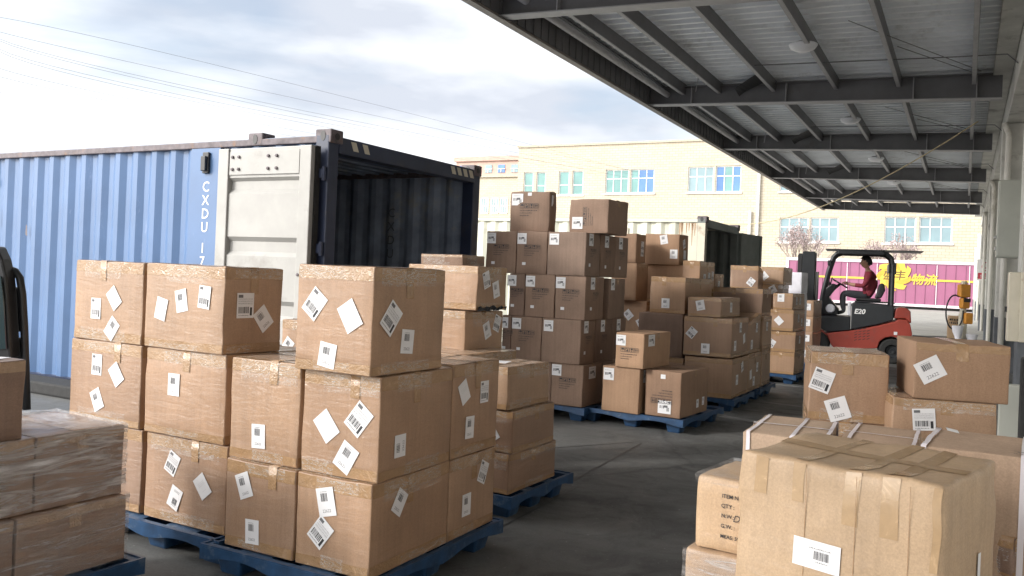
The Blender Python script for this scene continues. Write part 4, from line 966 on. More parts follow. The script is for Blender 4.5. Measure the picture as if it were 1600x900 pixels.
TM = lambda x, z, y=-.055: Matrix(((1, 0, 0, x), (0, 0, -1, y), (0, 1, 0, z), (0, 0, 0, 1)))
mb = MB(); add_text(mb, '盛丰', TM(cx_ - .82, cz_ - .30), size=.82, bold=.012, shear=.1); mb.build('emblem_lettering', 'logo_ink', tr)
xt, ztt = tx(1423, 443); mb = MB(); add_text(mb, '物流', TM(xt, ztt, -.045), size=.90, bold=.012, shear=.15); mb.build('lettering', 'logo_yellow', tr)
xt, ztt = tx(1349, 441); mb = MB(); add_text(mb, '盛', TM(xt, ztt, -.045), size=.55, bold=.015, shear=.15); mb.build('lettering', 'logo_yellow', tr)
mb = MB(); mb.box(.4, L - .3, .5, 2.0, zb0 - .45, zb0 - .17); mb.build('chassis', 'dark_metal', tr)
for xx in (2.5, 3.8, 12.6, 13.8, 15.0):
    mb = MB(); mb.lathe([(.0, .2), (.3, .2), (.48, .22), (.5, .3), (.5, .5), (.48, .55), (0, .55)], 20, axis='y', c=(xx, 0, .5)); mb.build('wheel', 'rubber', tr)

# bare blossoming trees between trailer and building
def tree(px, py_top, Y, spread, lab_, seed):
    P = at_depth(px, 440, Y); P.z = 0; H = z_of(P, py_top); rnd = random.Random(seed)
    root = empty('bare_tree', P, 0, lab_, 'tree', 'bare trees behind the trailer'); segs = []; tips = []
    def grow(p, d, l, r, lev):
        q = p + d * l; segs.append((p, q, r, r * .65, lev))
        if lev >= 5: tips.append(q); return
        for _ in range(3 if lev < 4 else 3):
            nd = (d + Vector((rnd.gauss(0, .42), rnd.gauss(0, .42), rnd.gauss(.12, .22)))).normalized(); grow(q, nd, l * rnd.uniform(.6, .86), r * .62, lev + 1)
    for k in range(4):
        a_ = k * 1.6 + rnd.random(); grow(Vector((0, 0, .5)), Vector((math.cos(a_) * .5, math.sin(a_) * .5, 1)).normalized(), H * .24, .09, 1)
    zmax = max(q.z for (_, q, _, _, _) in segs); kz = H / zmax; kx = spread / max(abs(q.x) for (_, q, _, _, _) in segs)
    sc_ = lambda v: Vector((v.x * kx, v.y * kx, v.z * kz))
    mb = MB(); mb.tube([(0, 0, 0), (0, 0, .5 * kz)], [.2, .13], 8); mb.build('trunk', 'bark', root)
    mb = MB()
    for (p, q, r0, r1, lev) in segs: mb.tube([sc_(p), sc_(q)], [max(r0, .016), max(r1, .013)], 4, caps=False)
    mb.build('branches', 'twig', root)
    mb = MB()
    for q in tips:
        for _ in range(4):
            c = sc_(q) + Vector((rnd.gauss(0, .16), rnd.gauss(0, .16), rnd.gauss(0, .16))); u = Vector((rnd.gauss(0, 1), rnd.gauss(0, 1), rnd.gauss(0, 1))).normalized() * .06; v = u.cross(Vector((rnd.random(), 1, rnd.random()))).normalized() * .055
            mb.add([c - u, c - v, c + u, c + v], [(0, 1, 2, 3)])
    mb.build('blossom', 'blossom', root)
tree(1252, 345, 74, 2.6, 'wider bare pinkish tree behind the forklift mast and trailer', 3)
tree(1390, 366, 71, 2.4, 'lower bare pinkish tree behind the trailer, above the yellow emblem', 8)

# white railing near the trailer's right end
rl = empty('gate_railing', at_z(1438, 476, 0), rzt, 'low white railing on the yard in front of the trailer end', 'railing')
mb = MB()
for k in range(26): mb.box(k * .28, k * .28 + .07, 0, .05, .05, .8)
mb.build('bars', 'frame_white', rl); mb = MB(); mb.box(-.1, 7.2, -.02, .07, .8, .9); mb.box(-.1, 7.2, -.02, .07, 0, .08); mb.build('rails', 'frame_white', rl)
mb = MB(); mb.tube([(-2.4, 0, .0), (5.8, 0, 1.75)], .07, 8); mb.build('barrier_arm', 'frame_white', rl)

# power lines
wires = [((0, 27), (380, 112), (830, 226), 'highest power line in the sky, alone above the others'), ((0, 50), (330, 125), (830, 233), 'second highest power line across the sky'), ((0, 61), (330, 143), (815, 240), 'upper line of the first close pair of power lines'),
         ((0, 64), (330, 148), (815, 246), 'lower line of the first close pair of power lines'), ((0, 77), (300, 152), (740, 234), 'upper line of the second close pair of power lines'), ((0, 81), (300, 158), (740, 240), 'lower line of the second close pair of power lines'),
         ((0, 107), (230, 160), (520, 214), 'upper power line of the middle pair at the left'), ((0, 120), (230, 170), (480, 217), 'lower power line of the middle pair at the left'), ((0, 145), (150, 175), (400, 216), 'second lowest power line, just above the blue container'), ((0, 160), (150, 187), (340, 216), 'lowest power line, just above the blue container')]
for (a, b, c, lb) in wires:
    A, B_, C_ = at_depth(*a, 40), at_depth(*b, 52), at_depth(*c, 75); pts = []
    for i in range(-1, 17):
        t = i / 14; pts.append(A * ((1 - t) * (1 - 2 * t)) + B_ * (4 * t * (1 - t)) + C_ * (t * (2 * t - 1)))
    pts = [pts[0] + (pts[0] - pts[1]) * 2] + pts + [pts[-1] + (pts[-1] - pts[-2]) * 6]
    mb = MB(); mb.tube(pts, .009, 5); tag(mb.build('power_line', 'wire'), lb, 'power line', 'power lines across the sky')

# ================================================================== FORKLIFT AND ITS DRIVER
Yf = 17.3; Pfk = at_z(1272, 555, 0); Pfk = at_depth(1272, 555, Yf); Pfk.z = 0
fk = empty('forklift', Pfk, math.atan2(N_.y, N_.x) + R(6) + math.pi, 'red and black forklift marked E20 with its driver, parked beside the stacks', 'forklift')
# local: x forwards (image left), y towards the far side is -y ... camera sees the side y>0
KS = 1.0
def wheel(x, y, r, w, nm='wheel'):
    t = MB(); t.lathe([(r * .55, -w / 2), (r * .9, -w / 2), (r, -w / 2 + .03), (r, w / 2 - .03), (r * .9, w / 2), (r * .55, w / 2)], 28, axis='y', c=(x, y, r)); ty = t.build('wheel', 'rubber', fk, smooth=False)
    t = MB(); t.lathe([(0, w / 2 - .04), (r * .2, w / 2 - .035), (r * .22, w / 2 - .06), (r * .45, w / 2 - .06), (r * .54, w / 2 - .005), (r * .56, w / 2 - .005)], 24, axis='y', c=(x, y, r)); t.lathe([(0, -w / 2 + .04), (r * .56, -w / 2 + .02)], 24, axis='y', c=(x, y, r)); t.build('rim', 'fork_dark', ty)
for y in (.46, -.46): wheel(0, y, .29, .20); wheel(-1.42, y * .92, .24, .17)
b = MB(); b.prism([(.22, .30), (.22, .50), (-.26, .52), (-.72, .60), (-1.16, .72), (-1.46, .82), (-1.50, .86), (-1.66, .86), (-1.72, .78), (-1.76, .60), (-1.72, .30), (-1.66, .27), (-1.66, .30), (-1.62, .42), (-1.52, .50), (-1.42, .525), (-1.30, .50), (-1.20, .42), (-1.16, .28), (-.40, .20), (-.32, .30), (-.25, .46), (-.15, .55), (0, .6), (.14, .56)][::-1], -.50, .50); b.build('chassis', 'fork_red', fk, bevel=.02, seg=3)
b = MB(); b.prism([(-1.43, .87), (-1.46, 1.06), (-1.52, 1.09), (-1.66, 1.08), (-1.72, 1.02), (-1.74, .80), (-1.70, .80), (-1.64, .88)], -.46, .46); b.build('counterweight', 'fork_red', fk, bevel=.04, seg=3)
b = MB(); b.prism([(-.67, .61), (-.67, 1.12), (-.74, 1.15), (-1.38, 1.12), (-1.425, 1.08), (-1.425, .84), (-1.16, .74)], -.485, .485); b.build('battery_cover', 'fork_dark', fk, bevel=.02, seg=2)
b = MB(); b.box(-.72, -1.44, -.46, .46, 1.151, 1.175); b.build('cover_top', 'black_plastic', fk, bevel=.008)
b = MB(); b.prism([(-.66, .60), (-.25, .54), (-.12, .60), (-.10, .86), (-.66, .86)], -.485, .485); b.build('step', 'black_plastic', fk, bevel=.015)
b = MB()
for k in range(4):
    for j in range(5 - (k > 2)): x = -.74 - k * .075; z = .40 + j * .052 + k * .012; b.add([(x, .503, z), (x - .05, .503, z + .022), (x - .05, .503, z + .036), (x, .503, z + .014)], [(0, 1, 2, 3)])
b.build('grille', 'dark_metal', fk)
b = MB(); add_text(b, 'E20', Matrix(((-1, 0, 0, -.72), (0, 0, 1, .489), (0, 1, 0, .93), (0, 0, 0, 1))), size=.13, bold=.004, shear=.2); b.build('lettering', 'white_paint', fk)
b = MB(); b.box(-1.50, -1.44, .503, .505, .56, .62); b.build('sticker', 'paper', fk)
# overhead guard
for y in (.44, -.44):
    b = MB(); b.tube([(-.06, y, .62), (-.09, y, 1.0), (-.14, y, 1.35), (-.22, y, 1.75), (-.30, y, 2.02), (-.36, y, 2.09), (-.45, y, 2.12)], .040, 8); b.build('guard_pillar', 'fork_dark', fk)
    b = MB(); b.tube([(-1.38, y, .9), (-1.38, y, 1.9), (-1.35, y, 2.03), (-1.27, y, 2.10), (-1.15, y, 2.12)], .040, 8); b.build('guard_pillar', 'fork_dark', fk)
b = MB(); b.box(-1.2, -.4, -.48, .48, 2.11, 2.145)
b.box(-1.22, -.38, .44, .50, 2.08, 2.16); b.box(-1.22, -.38, -.50, -.44, 2.08, 2.16); b.build('roof', 'fork_dark', fk, bevel=.012)
b = MB(); b.box(-1.9, -.15, -.46, .46, 2.165, 2.18); b.build('rain_shield', 'black_plastic', fk)
b = MB(); b.box(-1.44, -1.40, .40, .47, 1.72, 1.94); b.box(-1.34, -1.30, -.42, .46, 1.75, 1.92); b.build('rear_lamp', 'black_plastic', fk, bevel=.01)
b = MB(); b.box(-.27, -.20, .46, .52, 1.85, 1.95); b.build('headlamp', 'black_plastic', fk, bevel=.01)
# mast
for y in (.30, -.30):
    b = MB(); b.box(.04, .28, y - .05, y + .05, .06, 2.12); b.build('mast_channel', 'fork_dark', fk, bevel=.008)
    b = MB(); b.box(.285, .37, y - .04, y + .04, .1, 2.05); b.build('inner_channel', 'dark_metal', fk, bevel=.008)
for z0_, z1_ in ((1.98, 2.08), (.5, .6), (1.2, 1.28)): b = MB(); b.box(.17, .36, -.249, .249, z0_, z1_); b.build('cross_member', 'fork_dark', fk)
b = MB(); b.tube([(.0, .18, .2), (.0, .18, 1.72)], .035, 10); b.build('lift_cylinder', 'steel', fk)
b = MB(); b.tube([(-.05, .3, .8), (.14, .3, 1.55)], .03, 8); b.build('tilt_cylinder', 'fork_dark', fk)
b = MB(); b.box(.38, .43, -.45, .45, .25, .35); b.box(.38, .43, -.45, .45, .55, .65); b.box(.38, .41, -.5, -.44, .25, 1.1); b.box(.38, .41, .44, .5, .25, 1.1); b.build('carriage', 'fork_dark', fk)
for y in (.25, -.25): b = MB(); b.box(.432, .47, y - .05, y + .05, .04, .7); b.box(.471, 1.45, y - .05, y + .05, .04, .08); b.build('fork_tine', 'dark_metal', fk)
# dash, steering
b = MB(); b.prism([(-.12, .87), (-.40, .87), (-.44, .98), (-.34, 1.10), (-.24, 1.22), (-.36, 1.40), (-.40, 1.47), (-.30, 1.50), (-.15, 1.38), (-.08, 1.15)], -.30, .30); b.build('dashboard', 'black_plastic', fk, bevel=.02)
b = MB(); ring = []; n = 20; c0 = Vector((-.44, .04, 1.50)); u1 = Vector((.86, 0, .5)).normalized(); u2 = Vector((0, 1, 0))
b.tube([c0 + (u1 * math.cos(2 * math.pi * k / n) + u2 * math.sin(2 * math.pi * k / n)) * .155 for k in range(n + 1)], .017, 8, caps=False); b.tube([c0 - u1 * .14, c0 + u1 * .14], .014, 6); b.tube([c0, c0 + Vector((.14, 0, -.14))], .026, 8); b.build('steering_wheel', 'black_plastic', fk, smooth=True)
b = MB(); b.tube([(-.25, .2, 1.45), (-.29, .22, 1.62)], .012, 6); b.tube([(-.25, .2, 1.42), (-.20, .26, 1.68)], .02, 6); b.build('levers', 'dark_metal', fk)
b = MB(); b.lathe([(0, 0), (.07, .0), (.09, .03), (.07, .06), (0, .06)], 14, axis='y', c=(-.28, .31, 1.0)); b.build('white_drum', 'cloth_white', fk)
b = MB(); b.box(-.66, -.60, .10, .44, .88, 1.15); b.build('white_panel', 'cloth_white', fk, bevel=.015)
# seat
b = MB(); b.box(-1.20, -.74, -.24, .24, 1.178, 1.235); b.build('seat', 'seat_black', fk, bevel=.025, seg=3)
b = MB(); b.prism([(-1.08, 1.24), (-1.20, 1.24), (-1.27, 1.40), (-1.25, 1.52), (-1.20, 1.55), (-1.15, 1.50), (-1.13, 1.38)], -.22, .22); b.build('seat_back', 'seat_black', fk, bevel=.03, seg=3)

def skin_body(name, verts, edges, root_i, mat, parent=None, sub=2):
    me = bpy.data.meshes.new(name); me.from_pydata([v[:3] for v in verts], edges, []); me.update()
    o = link(name, me, mat, parent); s = o.modifiers.new('skin', 'SKIN')
    for i, v in enumerate(verts):
        d = me.skin_vertices[0].data[i]; d.radius = (v[3], v[4] if len(v) > 4 else v[3]); d.use_root = (i == root_i)
    s.use_smooth_shade = True; u = o.modifiers.new('sub', 'SUBSURF'); u.levels = sub; u.render_levels = sub
    return o
# driver, seated, facing the mast (x forwards)
pr = empty('person', fk.matrix_world.to_translation() + Vector((0, 0, 0)), fk.rotation_euler.z, 'person in a dark red shirt and dark trousers driving the forklift', 'person')
pr.location = Pfk; pr.rotation_euler = fk.rotation_euler
V_ = [(-.98, 0, 1.31, .12, .15), (-1.00, 0, 1.45, .115, .15), (-.99, 0, 1.60, .12, .165), (-.965, 0, 1.71, .085, .12), (-.94, 0, 1.79, .052), (-.925, 0, 1.86, .05),
      (-.97, .17, 1.68, .066), (-.97, -.17, 1.68, .066), (-.88, .23, 1.47, .050), (-.88, -.23, 1.47, .050), (-.66, .16, 1.49, .038), (-.66, -.14, 1.49, .038), (-.58, .13, 1.51, .030), (-.58, -.11, 1.51, .030),
      (-.93, .10, 1.28, .095), (-.93, -.10, 1.28, .095), (-.50, .14, 1.32, .075), (-.50, -.14, 1.32, .075), (-.50, .14, 1.10, .058), (-.50, -.14, 1.10, .058), (-.53, .14, .945, .042), (-.53, -.14, .945, .042), (-.38, .15, .905, .038), (-.38, -.15, .905, .038)]
E_ = [(0, 1), (1, 2), (2, 3), (3, 4), (4, 5), (3, 6), (3, 7), (6, 8), (7, 9), (8, 10), (9, 11), (10, 12), (11, 13), (0, 14), (0, 15), (14, 16), (15, 17), (16, 18), (17, 19), (18, 20), (19, 21), (20, 22), (21, 23)]
body = skin_body('body', V_, E_, 0, ['skin', 'shirt_red', 'trousers', 'shoe'], pr)
# bake the body so the clothes can be assigned by region
dg = bpy.context.evaluated_depsgraph_get(); me = bpy.data.meshes.new_from_object(body.evaluated_get(dg)); body.modifiers.clear(); body.data = me
for k in ('skin', 'shirt_red', 'trousers', 'shoe'):
    if MATS[k].name not in [m_.name for m_ in me.materials if m_]: me.materials.append(MATS[k])
ix = {m_.name: i for i, m_ in enumerate(me.materials)}
for p in me.polygons:
    c = p.center; p.use_smooth = True
    if c.z > 1.765 or (c.x > -.72 and c.z > 1.41): p.material_index = ix['skin']
    elif c.z > 1.30 and c.x < -.70 and not (c.z < 1.36 and c.x > -.86): p.material_index = ix['shirt_red']
    elif c.z < .955: p.material_index = ix['shoe']
    else: p.material_index = ix['trousers']
# head, joined to the neck of the body mesh
def head_mesh():
    bm = bmesh.new(); bmesh.ops.create_uvsphere(bm, u_segments=28, v_segments=22, radius=1)
    for v in bm.verts:
        x, y, z = v.co; X = x * .098; Y_ = y * .076; Z = z * .118
        if z < -.2: X = X * (1 + .10 * z) + .012 * (-z); Y_ *= 1 + .28 * z
        if x > .55 and -.35 < z < .25: X += .028 * max(0, 1 - abs(y) / .22) * max(0, 1 - abs(z + .08) / .26)   # nose
        if x > .4 and abs(z - .18) < .14 and .2 < abs(y) < .55: X -= .010                                        # eye sockets
        if x > .5 and abs(z + .48) < .08 and abs(y) < .35: X += .006                                             # lips
        if abs(y) > .85 and abs(z) < .28 and -.3 < x < .15: Y_ += .016 * (1 if y > 0 else -1)                    # ears
        v.co = (X, Y_, Z)
    m_ = bpy.data.meshes.new('head'); bm.to_mesh(m_); bm.free()
    for p in m_.polygons: p.use_smooth = True
    return m_
hd = link('head', head_mesh(), 'skin'); bpy.context.view_layer.update()
HM = Matrix.Translation((-.905, 0, 1.945)) @ Matrix.Rotation(R(8), 4, 'Y')
bm = bmesh.new(); bm.from_mesh(me); tmp = hd.data.copy(); tmp.transform(HM); k0 = len(bm.faces); bm.from_mesh(tmp)
# hands with five fingers closed on the wheel
def add_tube_bm(bm, pts, rs, n=7):
    mbx = MB(); mbx.tube(pts, rs, n); mm = mbx.mesh('t'); bm.from_mesh(mm)
for s_ in (1, -1):
    w0 = Vector((-.59, .12 * s_, 1.51)); pal = w0 + Vector((.06, -.0, .012))
    add_tube_bm(bm, [w0, w0 + Vector((.03, 0, .004)), pal + Vector((.02, 0, 0))], [.024, .034, .030], 10)
    for f_ in range(4):
        yo = (f_ - 1.5) * .017; ln = (.030, .036, .034, .026)[f_]; p0 = pal + Vector((.012, yo, .004)); p1 = p0 + Vector((ln, 0, .004)); p2 = p1 + Vector((.006, 0, -.026)); p3 = p2 + Vector((-.020, 0, -.012)); add_tube_bm(bm, [p0, p1, p2, p3], [.009, .0088, .0082, .006])
    p0 = w0 + Vector((.025, -.026 * s_, 0)); add_tube_bm(bm, [p0, p0 + Vector((.03, -.012 * s_, -.008)), p0 + Vector((.055, -.004 * s_, -.018))], [.011, .010, .007])
bm.faces.ensure_lookup_table()
for f_ in bm.faces[k0:]: f_.material_index = ix['skin']; f_.smooth = True
bm.to_mesh(me); bm.free(); bpy.data.objects.remove(hd)
bm = bmesh.new(); bmesh.ops.create_uvsphere(bm, u_segments=26, v_segments=20, radius=1)
bmesh.ops.delete(bm, geom=[v for v in bm.verts if v.co.z < -.12 - .35 * (v.co.x < -.1) or (v.co.x > .52 and v.co.z < .48) or (v.co.x > .1 and v.co.z < .18)], context='VERTS')
for v in bm.verts:
    nz = noise.noise(v.co * 4) * .006; v.co = Vector((v.co.x * (.108 + nz), v.co.y * (.086 + nz), v.co.z * (.130 + nz)))
m_ = bpy.data.meshes.new('hair'); bm.to_mesh(m_); bm.free(); m_.transform(HM); ho = link('hair', m_, 'hair', pr, smooth=True); q = ho.modifiers.new('s', 'SOLIDIFY'); q.thickness = .01; q.offset = 1
m2 = MB()
for s_ in (1, -1): m2.lathe([(0, .006), (.010, .004), (.012, 0)], 10, axis='x', c=(.088, .028 * s_, .018))
mm = m2.mesh('eyes'); mm.transform(HM); link('eyes', mm, 'hair', pr)

# ---------------- black forklift frame cut by the left edge of the picture
Yk = 4.9; Pk = at_depth(0, 480, Yk); Pk.z = 0
fr = empty('parked_vehicle', Pk, 0, 'black vehicle frame with a curved guard, cut off by the left edge of the photo', 'vehicle')
def lp(px, py, dy=0): 
    q = at_depth(px, py, Yk + dy); return (q.x - Pk.x, q.y - Pk.y, q.z)
def slab(name, pts, t, mat, dy=0, bev=.012):
    mb = MB(); k = len(pts); a_ = [lp(*p, dy) for p in pts]; b_ = [(x, y + t, z) for (x, y, z) in a_]
    mb.add(a_ + b_, [tuple(range(k)), tuple(reversed(range(k, 2 * k)))] + [(i, k + i, k + (i + 1) % k, (i + 1) % k) for i in range(k)]); return mb.build(name, mat, fr, bevel=bev)
slab('pillar', [(-60, 380), (-6, 385), (3, 405), (9, 432), (12, 470), (17, 560), (-60, 565)], .10, 'black_plastic', -.10)
slab('glass', [(-50, 425), (1, 432), (5, 470), (9, 545), (-50, 548)], .01, 'dark_glass', -.13, 0)
mb = MB(); mb.tube([lp(x, y) for (x, y) in ((4, 421), (14, 420), (24, 424), (31, 434), (35, 460), (38, 510), (40, 570), (42, 640))], .021, 10); mb.build('guard_rail', 'black_plastic', fr, smooth=True)
slab('side_panel', [(6, 448), (34, 449), (38, 518), (17, 519), (16, 527), (38, 528), (40, 640), (14, 640)], .03, 'fork_dark', .03)
mb = MB(); mb.box(-1.6, -.12, -.2, .3, .35, .95); mb.build('body', 'fork_dark', fr, bevel=.04)
for x in (-1.1, -.45):
    mb = MB(); mb.lathe([(0, -.1), (.2, -.1), (.28, -.08), (.3, 0), (.28, .08), (0, .1)], 20, axis='y', c=(x, -.1, .30)); mb.build('wheel', 'rubber', fr)
# ================================================================== PALLETS AND BOXES
PT_ = .142
S0 = (.095, .13)
def up(b, label, **k):          # a box standing squarely on box b (same footprint unless told)
    P = b.P + b.dx * k.pop('sx', 0) + b.dy * k.pop('sy', 0)
    H = k.pop('H'); wr = k.pop('wr', b.wr); wl = k.pop('wl', b.wl); a = k.pop('a', None)
    return make_box(P, b.zt + .001, b.zt + H, wr, wl, b.a if a is None else R(a), label, **k)
def beside(b, label, side, gap=.006, **k):   # a box next to b, 'L' along the left-going side, 'R' along the right-going side
    wr = k.pop('wr', b.wr); wl = k.pop('wl', b.wl); zb = k.pop('zb', b.zb); zt = k.pop('zt', b.zt)
    P = b.P + (b.dy * (b.wl + gap) if side == 'L' else b.dx * (b.wr + gap))
    return make_box(P, zb, zt, wr, wl, b.a, label, **k)

# ---- A: film wrapped pallet at the lower left
GA = 'film wrapped boxes at the lower left'
kw = dict(mat='card_wrapped', group=GA, tape='light', tmat='tape_clear')
a1 = B('film wrapped box at the lower left, bottom layer with its corner at the pallet', 22, 923, 811, None, 196, 30.5, zb=PT_, wl=.50, bulge=(.004, .006), dent=.004, **kw)
a1l = make_box(a1.P - a1.dx * (a1.wr + .01), a1.zb, a1.zt, a1.wr, a1.wl, a1.a, 'film wrapped box at the photo edge in the bottom layer of the left pallet', **kw)
Pm = a1.P + a1.dx * .0
a2 = B('film wrapped box on the left pallet, middle layer, largest one in view there', 53, 803, 684, None, 193, 30.5, zb=a1.zt + .001, Y=a1.P.y + .09, wl=.50, dent=.004, **kw)
a2l = make_box(a2.P - a2.dx * (a2.wr * 1.15 + .008), a2.zb, a2.zt, a2.wr * 1.15, a2.wl, a2.a, 'film wrapped box at the photo edge in the middle layer of the left pallet', **kw)
a3 = make_box(a2l.P + a2.dx * (a2.wr * .74) + a2.dy * .02, a2.zt + .001, z_of(a2.P, 560), .01, .4, a2.a, 'x') if False else None
Pn = a2.P; zt3 = None
dxx = run_to(a2.P, (a2.dx.x, a2.dx.y), 42, 1.0)
P3 = a2.P + a2.dx * (dxx - .52); P3 = Vector((P3.x, P3.y, 0))
a3 = make_box(P3 + a2.dy * .01, a2.zt + .001, z_of(a2.P + a2.dx * dxx, 563), .52, .34, a2.a, 'film wrapped box standing alone as the top layer of the left pallet', stickers=(('T', .86, .3, 25, 1, .14, .10),), **kw)
pallet(a1.P - a1.dx * (a1.wr + .06) - a1.dy * .06, 30.5, a1.wr * 2 + .12, 1.1, 'blue plastic pallet under the film wrapped boxes at the lower left')
film_wrap(a1l.P, 30.5, a1.wr * 2 + .01, a1.wl, a1.zb, a1.zt, 'stretch film around the bottom layer of the left pallet', 'stretch_film', False, 1, .005, 'stretch film on the left pallet')
film_wrap(a2l.P, 30.5, (a2.P - a2l.P).length + a2.wr, a2.wl, a2.zb + .008, a2.zt, 'crinkled shiny stretch film over the middle layer of the left pallet', 'stretch_film_heavy', True, 5, .007, 'stretch film on the left pallet')

# ---- B: six boxes behind it, three layers
GB = 'taped boxes on the second pallet from the left'
kb = dict(group=GB, mat='card_film')
b1 = B('taped box on the second pallet, bottom layer, with a torn label and two more', 351, 838, 698, 227, None, 29, zb=PT_, wr=.60, stickers=(('L', .35, .69, -25, 3), ('L', .73, .50, 40, 1), ('L', .40, .30, 158, 2)), **kb)
b2 = B('taped box on the second pallet, middle layer, with a single upright label', 349, 697, 556, 227, None, 29, zb=b1.zt + .002, Y=b1.P.y, wr=.60, stickers=(('L', .38, .60, 0, 2),), **kb)
b3 = B('taped box on the second pallet, top layer, with five labels on two sides', 347, 555, 416, 228, 440, 30, zb=b2.zt + .002, Y=b1.P.y - .01, zt=b2.zt + .415, stickers=(('L', .22, .47, -12, 1), ('L', .48, .58, 12, 2), ('L', .77, .64, -5, 3), ('R', .34, .56, 0, 3, .13, .15), ('R', .66, .40, 38, 2, .11, .14)), **kb)
bw = b2.wl * .99
b4 = beside(b1, 'taped box on the second pallet, bottom layer, half hidden by the wrapped pallet', 'L', .03, **kb)
b5 = make_box(b2.P + b2.dy * (b2.wl + .035), b2.zb, b2.zt, b2.wr, b2.wl * 1.01, b2.a, 'taped box on the second pallet, middle layer, left one with three labels', stickers=(('L', .40, .71, 0, 3), ('L', .68, .62, 38, 1), ('L', .42, .28, 28, 2)), **kb)
b6 = make_box(b3.P + b3.dy * (b3.wl + .025), b3.zb, b3.zt, b3.wr, b2.wl * .98, b3.a, 'taped box on the second pallet, top layer, left one with three labels', stickers=(('L', .33, .40, 0, 3), ('L', .60, .55, 40, 1), ('L', .58, .17, -38, 2)), **kb)
pallet(b1.P - b1.dx * .07 - b1.dy * .04, 29, 1.15, 1.0, 'blue plastic pallet with arched edge at the lower left, second from the left')

# ---- C: main stack
GC = 'taped boxes on the front centre pallet'
kc = dict(group=GC, mat='card_film')
c1 = B('taped box at the front bottom corner of the centre pallet, two labels at left', 575, 908, 759, 463, 700, 28, zb=PT_, stickers=(('L', .42, .74, 14, 2, .115, .15), ('L', .36, .40, -38, 3, .115, .15), ('R', .33, .72, -35, 2, .10, .13)), **kc)
c2 = B('taped box in the middle layer of the centre pallet, front corner, three labels', 590, 753, 590, 473, 705, 28, zb=c1.zt + .002, Y=c1.P.y + .02, stickers=(('L', .33, .47, 40, 1, .115, .15), ('L', .74, .58, -38, 3, .12, .16), ('L', .60, .20, -30, 2, .115, .15), ('R', .26, .31, 90, 2, .12, .10)), **kc)
c3 = B('taped box alone on top of the centre pallet with five labels', 579, 585, 425, 464, 693, 29.5, zb=c2.zt + .002, Y=c2.P.y - .03, zt=HC + .005, stickers=(('L', .25, .63, -38, 3, .115, .15), ('L', .72, .54, 32, 1, .115, .15), ('L', .44, .16, -8, 2, .115, .13), ('R', .23, .53, -40, 3, .12, .16), ('R', .46, .30, -5, 2, .11, .13)), **kc)
c4 = make_box(c1.P + c1.dx * (c1.wr + .008), c1.zb, c1.zt - .004, run_to(c1.P, (c1.dx.x, c1.dx.y), 772, .4) - c1.wr - .01, c1.wl, c1.a, 'taped box at the right end of the bottom layer, centre pallet', stickers=(('R', .72, .72, -25, 3), ('R', .36, .38, 0, 2)), **kc)
c5 = make_box(c2.P + c2.dx * (c2.wr + .008), c2.zb, c2.zt + .008, run_to(c2.P, (c2.dx.x, c2.dx.y), 778, .8) - c2.wr - .01, c2.wl, c2.a, 'taped box at the right end of the middle layer, centre pallet, with sunlit top', stickers=(('R', .22, .70, 28, 1), ('R', .66, .66, 0, 3), ('R', .36, .30, -2, 2)), **kc)
wl_ = run_to(c1.P, (c1.dy.x, c1.dy.y), 353, .4)
c6 = make_box(c1.P + c1.dy * (c1.wl + .012) + c1.dx * .0, c1.zb, c1.zt, c1.wr, wl_ - c1.wl - .015, c1.a, 'taped box at the left end of the bottom layer, centre pallet', stickers=(('L', .28, .73, 22, 2, .10, .14), ('L', .42, .22, 3, 2)), **kc)
wl_ = run_to(c2.P, (c2.dy.x, c2.dy.y), 361, .8)
c7 = make_box(c2.P + c2.dy * (c2.wl + .02), c2.zb, c2.zt + .015, c2.wr, wl_ - c2.wl - .02, c2.a, 'taped box at the left end of the middle layer, centre pallet, with one label', stickers=(('L', .44, .25, 3, 2, .10, .135),), **kc)
c8 = make_box(c6.P + c6.dx * (c6.wr + .01), c6.zb, c6.zt, c4.wr, c6.wl, c6.a, 'hidden box at the back corner of the bottom layer, centre pallet', **kc)
c9 = make_box(c7.P + c7.dx * (c7.wr + .01), c7.zb, c7.zt - .02, c5.wr, c7.wl, c7.a, 'box at the back corner of the middle layer, behind the box with one label', **kc)
c10 = None
pallet(c1.P - c1.dx * .05 - c1.dy * .03, 28, c1.wr + c4.wr + .13, c1.wl + c6.wl + .14, 'blue plastic pallet under the large centre stack, nearest pallet in the middle')

# ---- D/E: pallet behind the main stack
GD = 'taped boxes on the pallet behind the centre stack'
kd = dict(group=GD, mat='card_film')
e1 = B('flat taped box at the bottom of the three right of the centre stack', 793, 774, 711, None, 867, 30, zb=PT_, wl=.30, **kd)
e2 = B('flat taped box in the middle of the three right of the centre stack, one label', 800, 707, 643, None, 865, 30, zb=e1.zt + .002, Y=e1.P.y + .0, wl=.32, stickers=(('L', .55, .45, 35, 1),), **kd)
e3 = B('flat taped box, topmost of the three right of the centre stack', 792, 641, 575, None, 857, 30, zb=e2.zt + .002, Y=e1.P.y, wl=.32, stickers=(('T', .45, .6, 15, 1, .18, .13),), **kd)
e4 = beside(e1, 'taped box low behind the centre stack, left of the flat boxes', 'L', .012, wl=.34, zt=e1.zb + .40, stickers=(('R', .12, .55, 0, 0),), **kd)
e5 = up(e4, 'second taped box behind the centre stack, hidden under the label box', H=.38, **kd)
Yd = 5.42
d4 = B('taped box under the top one behind the centre stack, two labels on its right face', 725, 556, 487, 660, 785, 31, Y=Yd, stickers=(('R', .55, .55, 22, 2), ('R', .82, .70, -20, 3)), **kd)
d5 = B('upper taped box behind the centre stack with crumpled dark film under it', 744, 485, 416, 638, 791, 30, zb=d4.zt + .008, Y=Yd + .02, stickers=(('R', .28, .70, 18, 3), ('R', .62, .48, 15, 2)), **kd)
print('d4.zb', d4.zb)
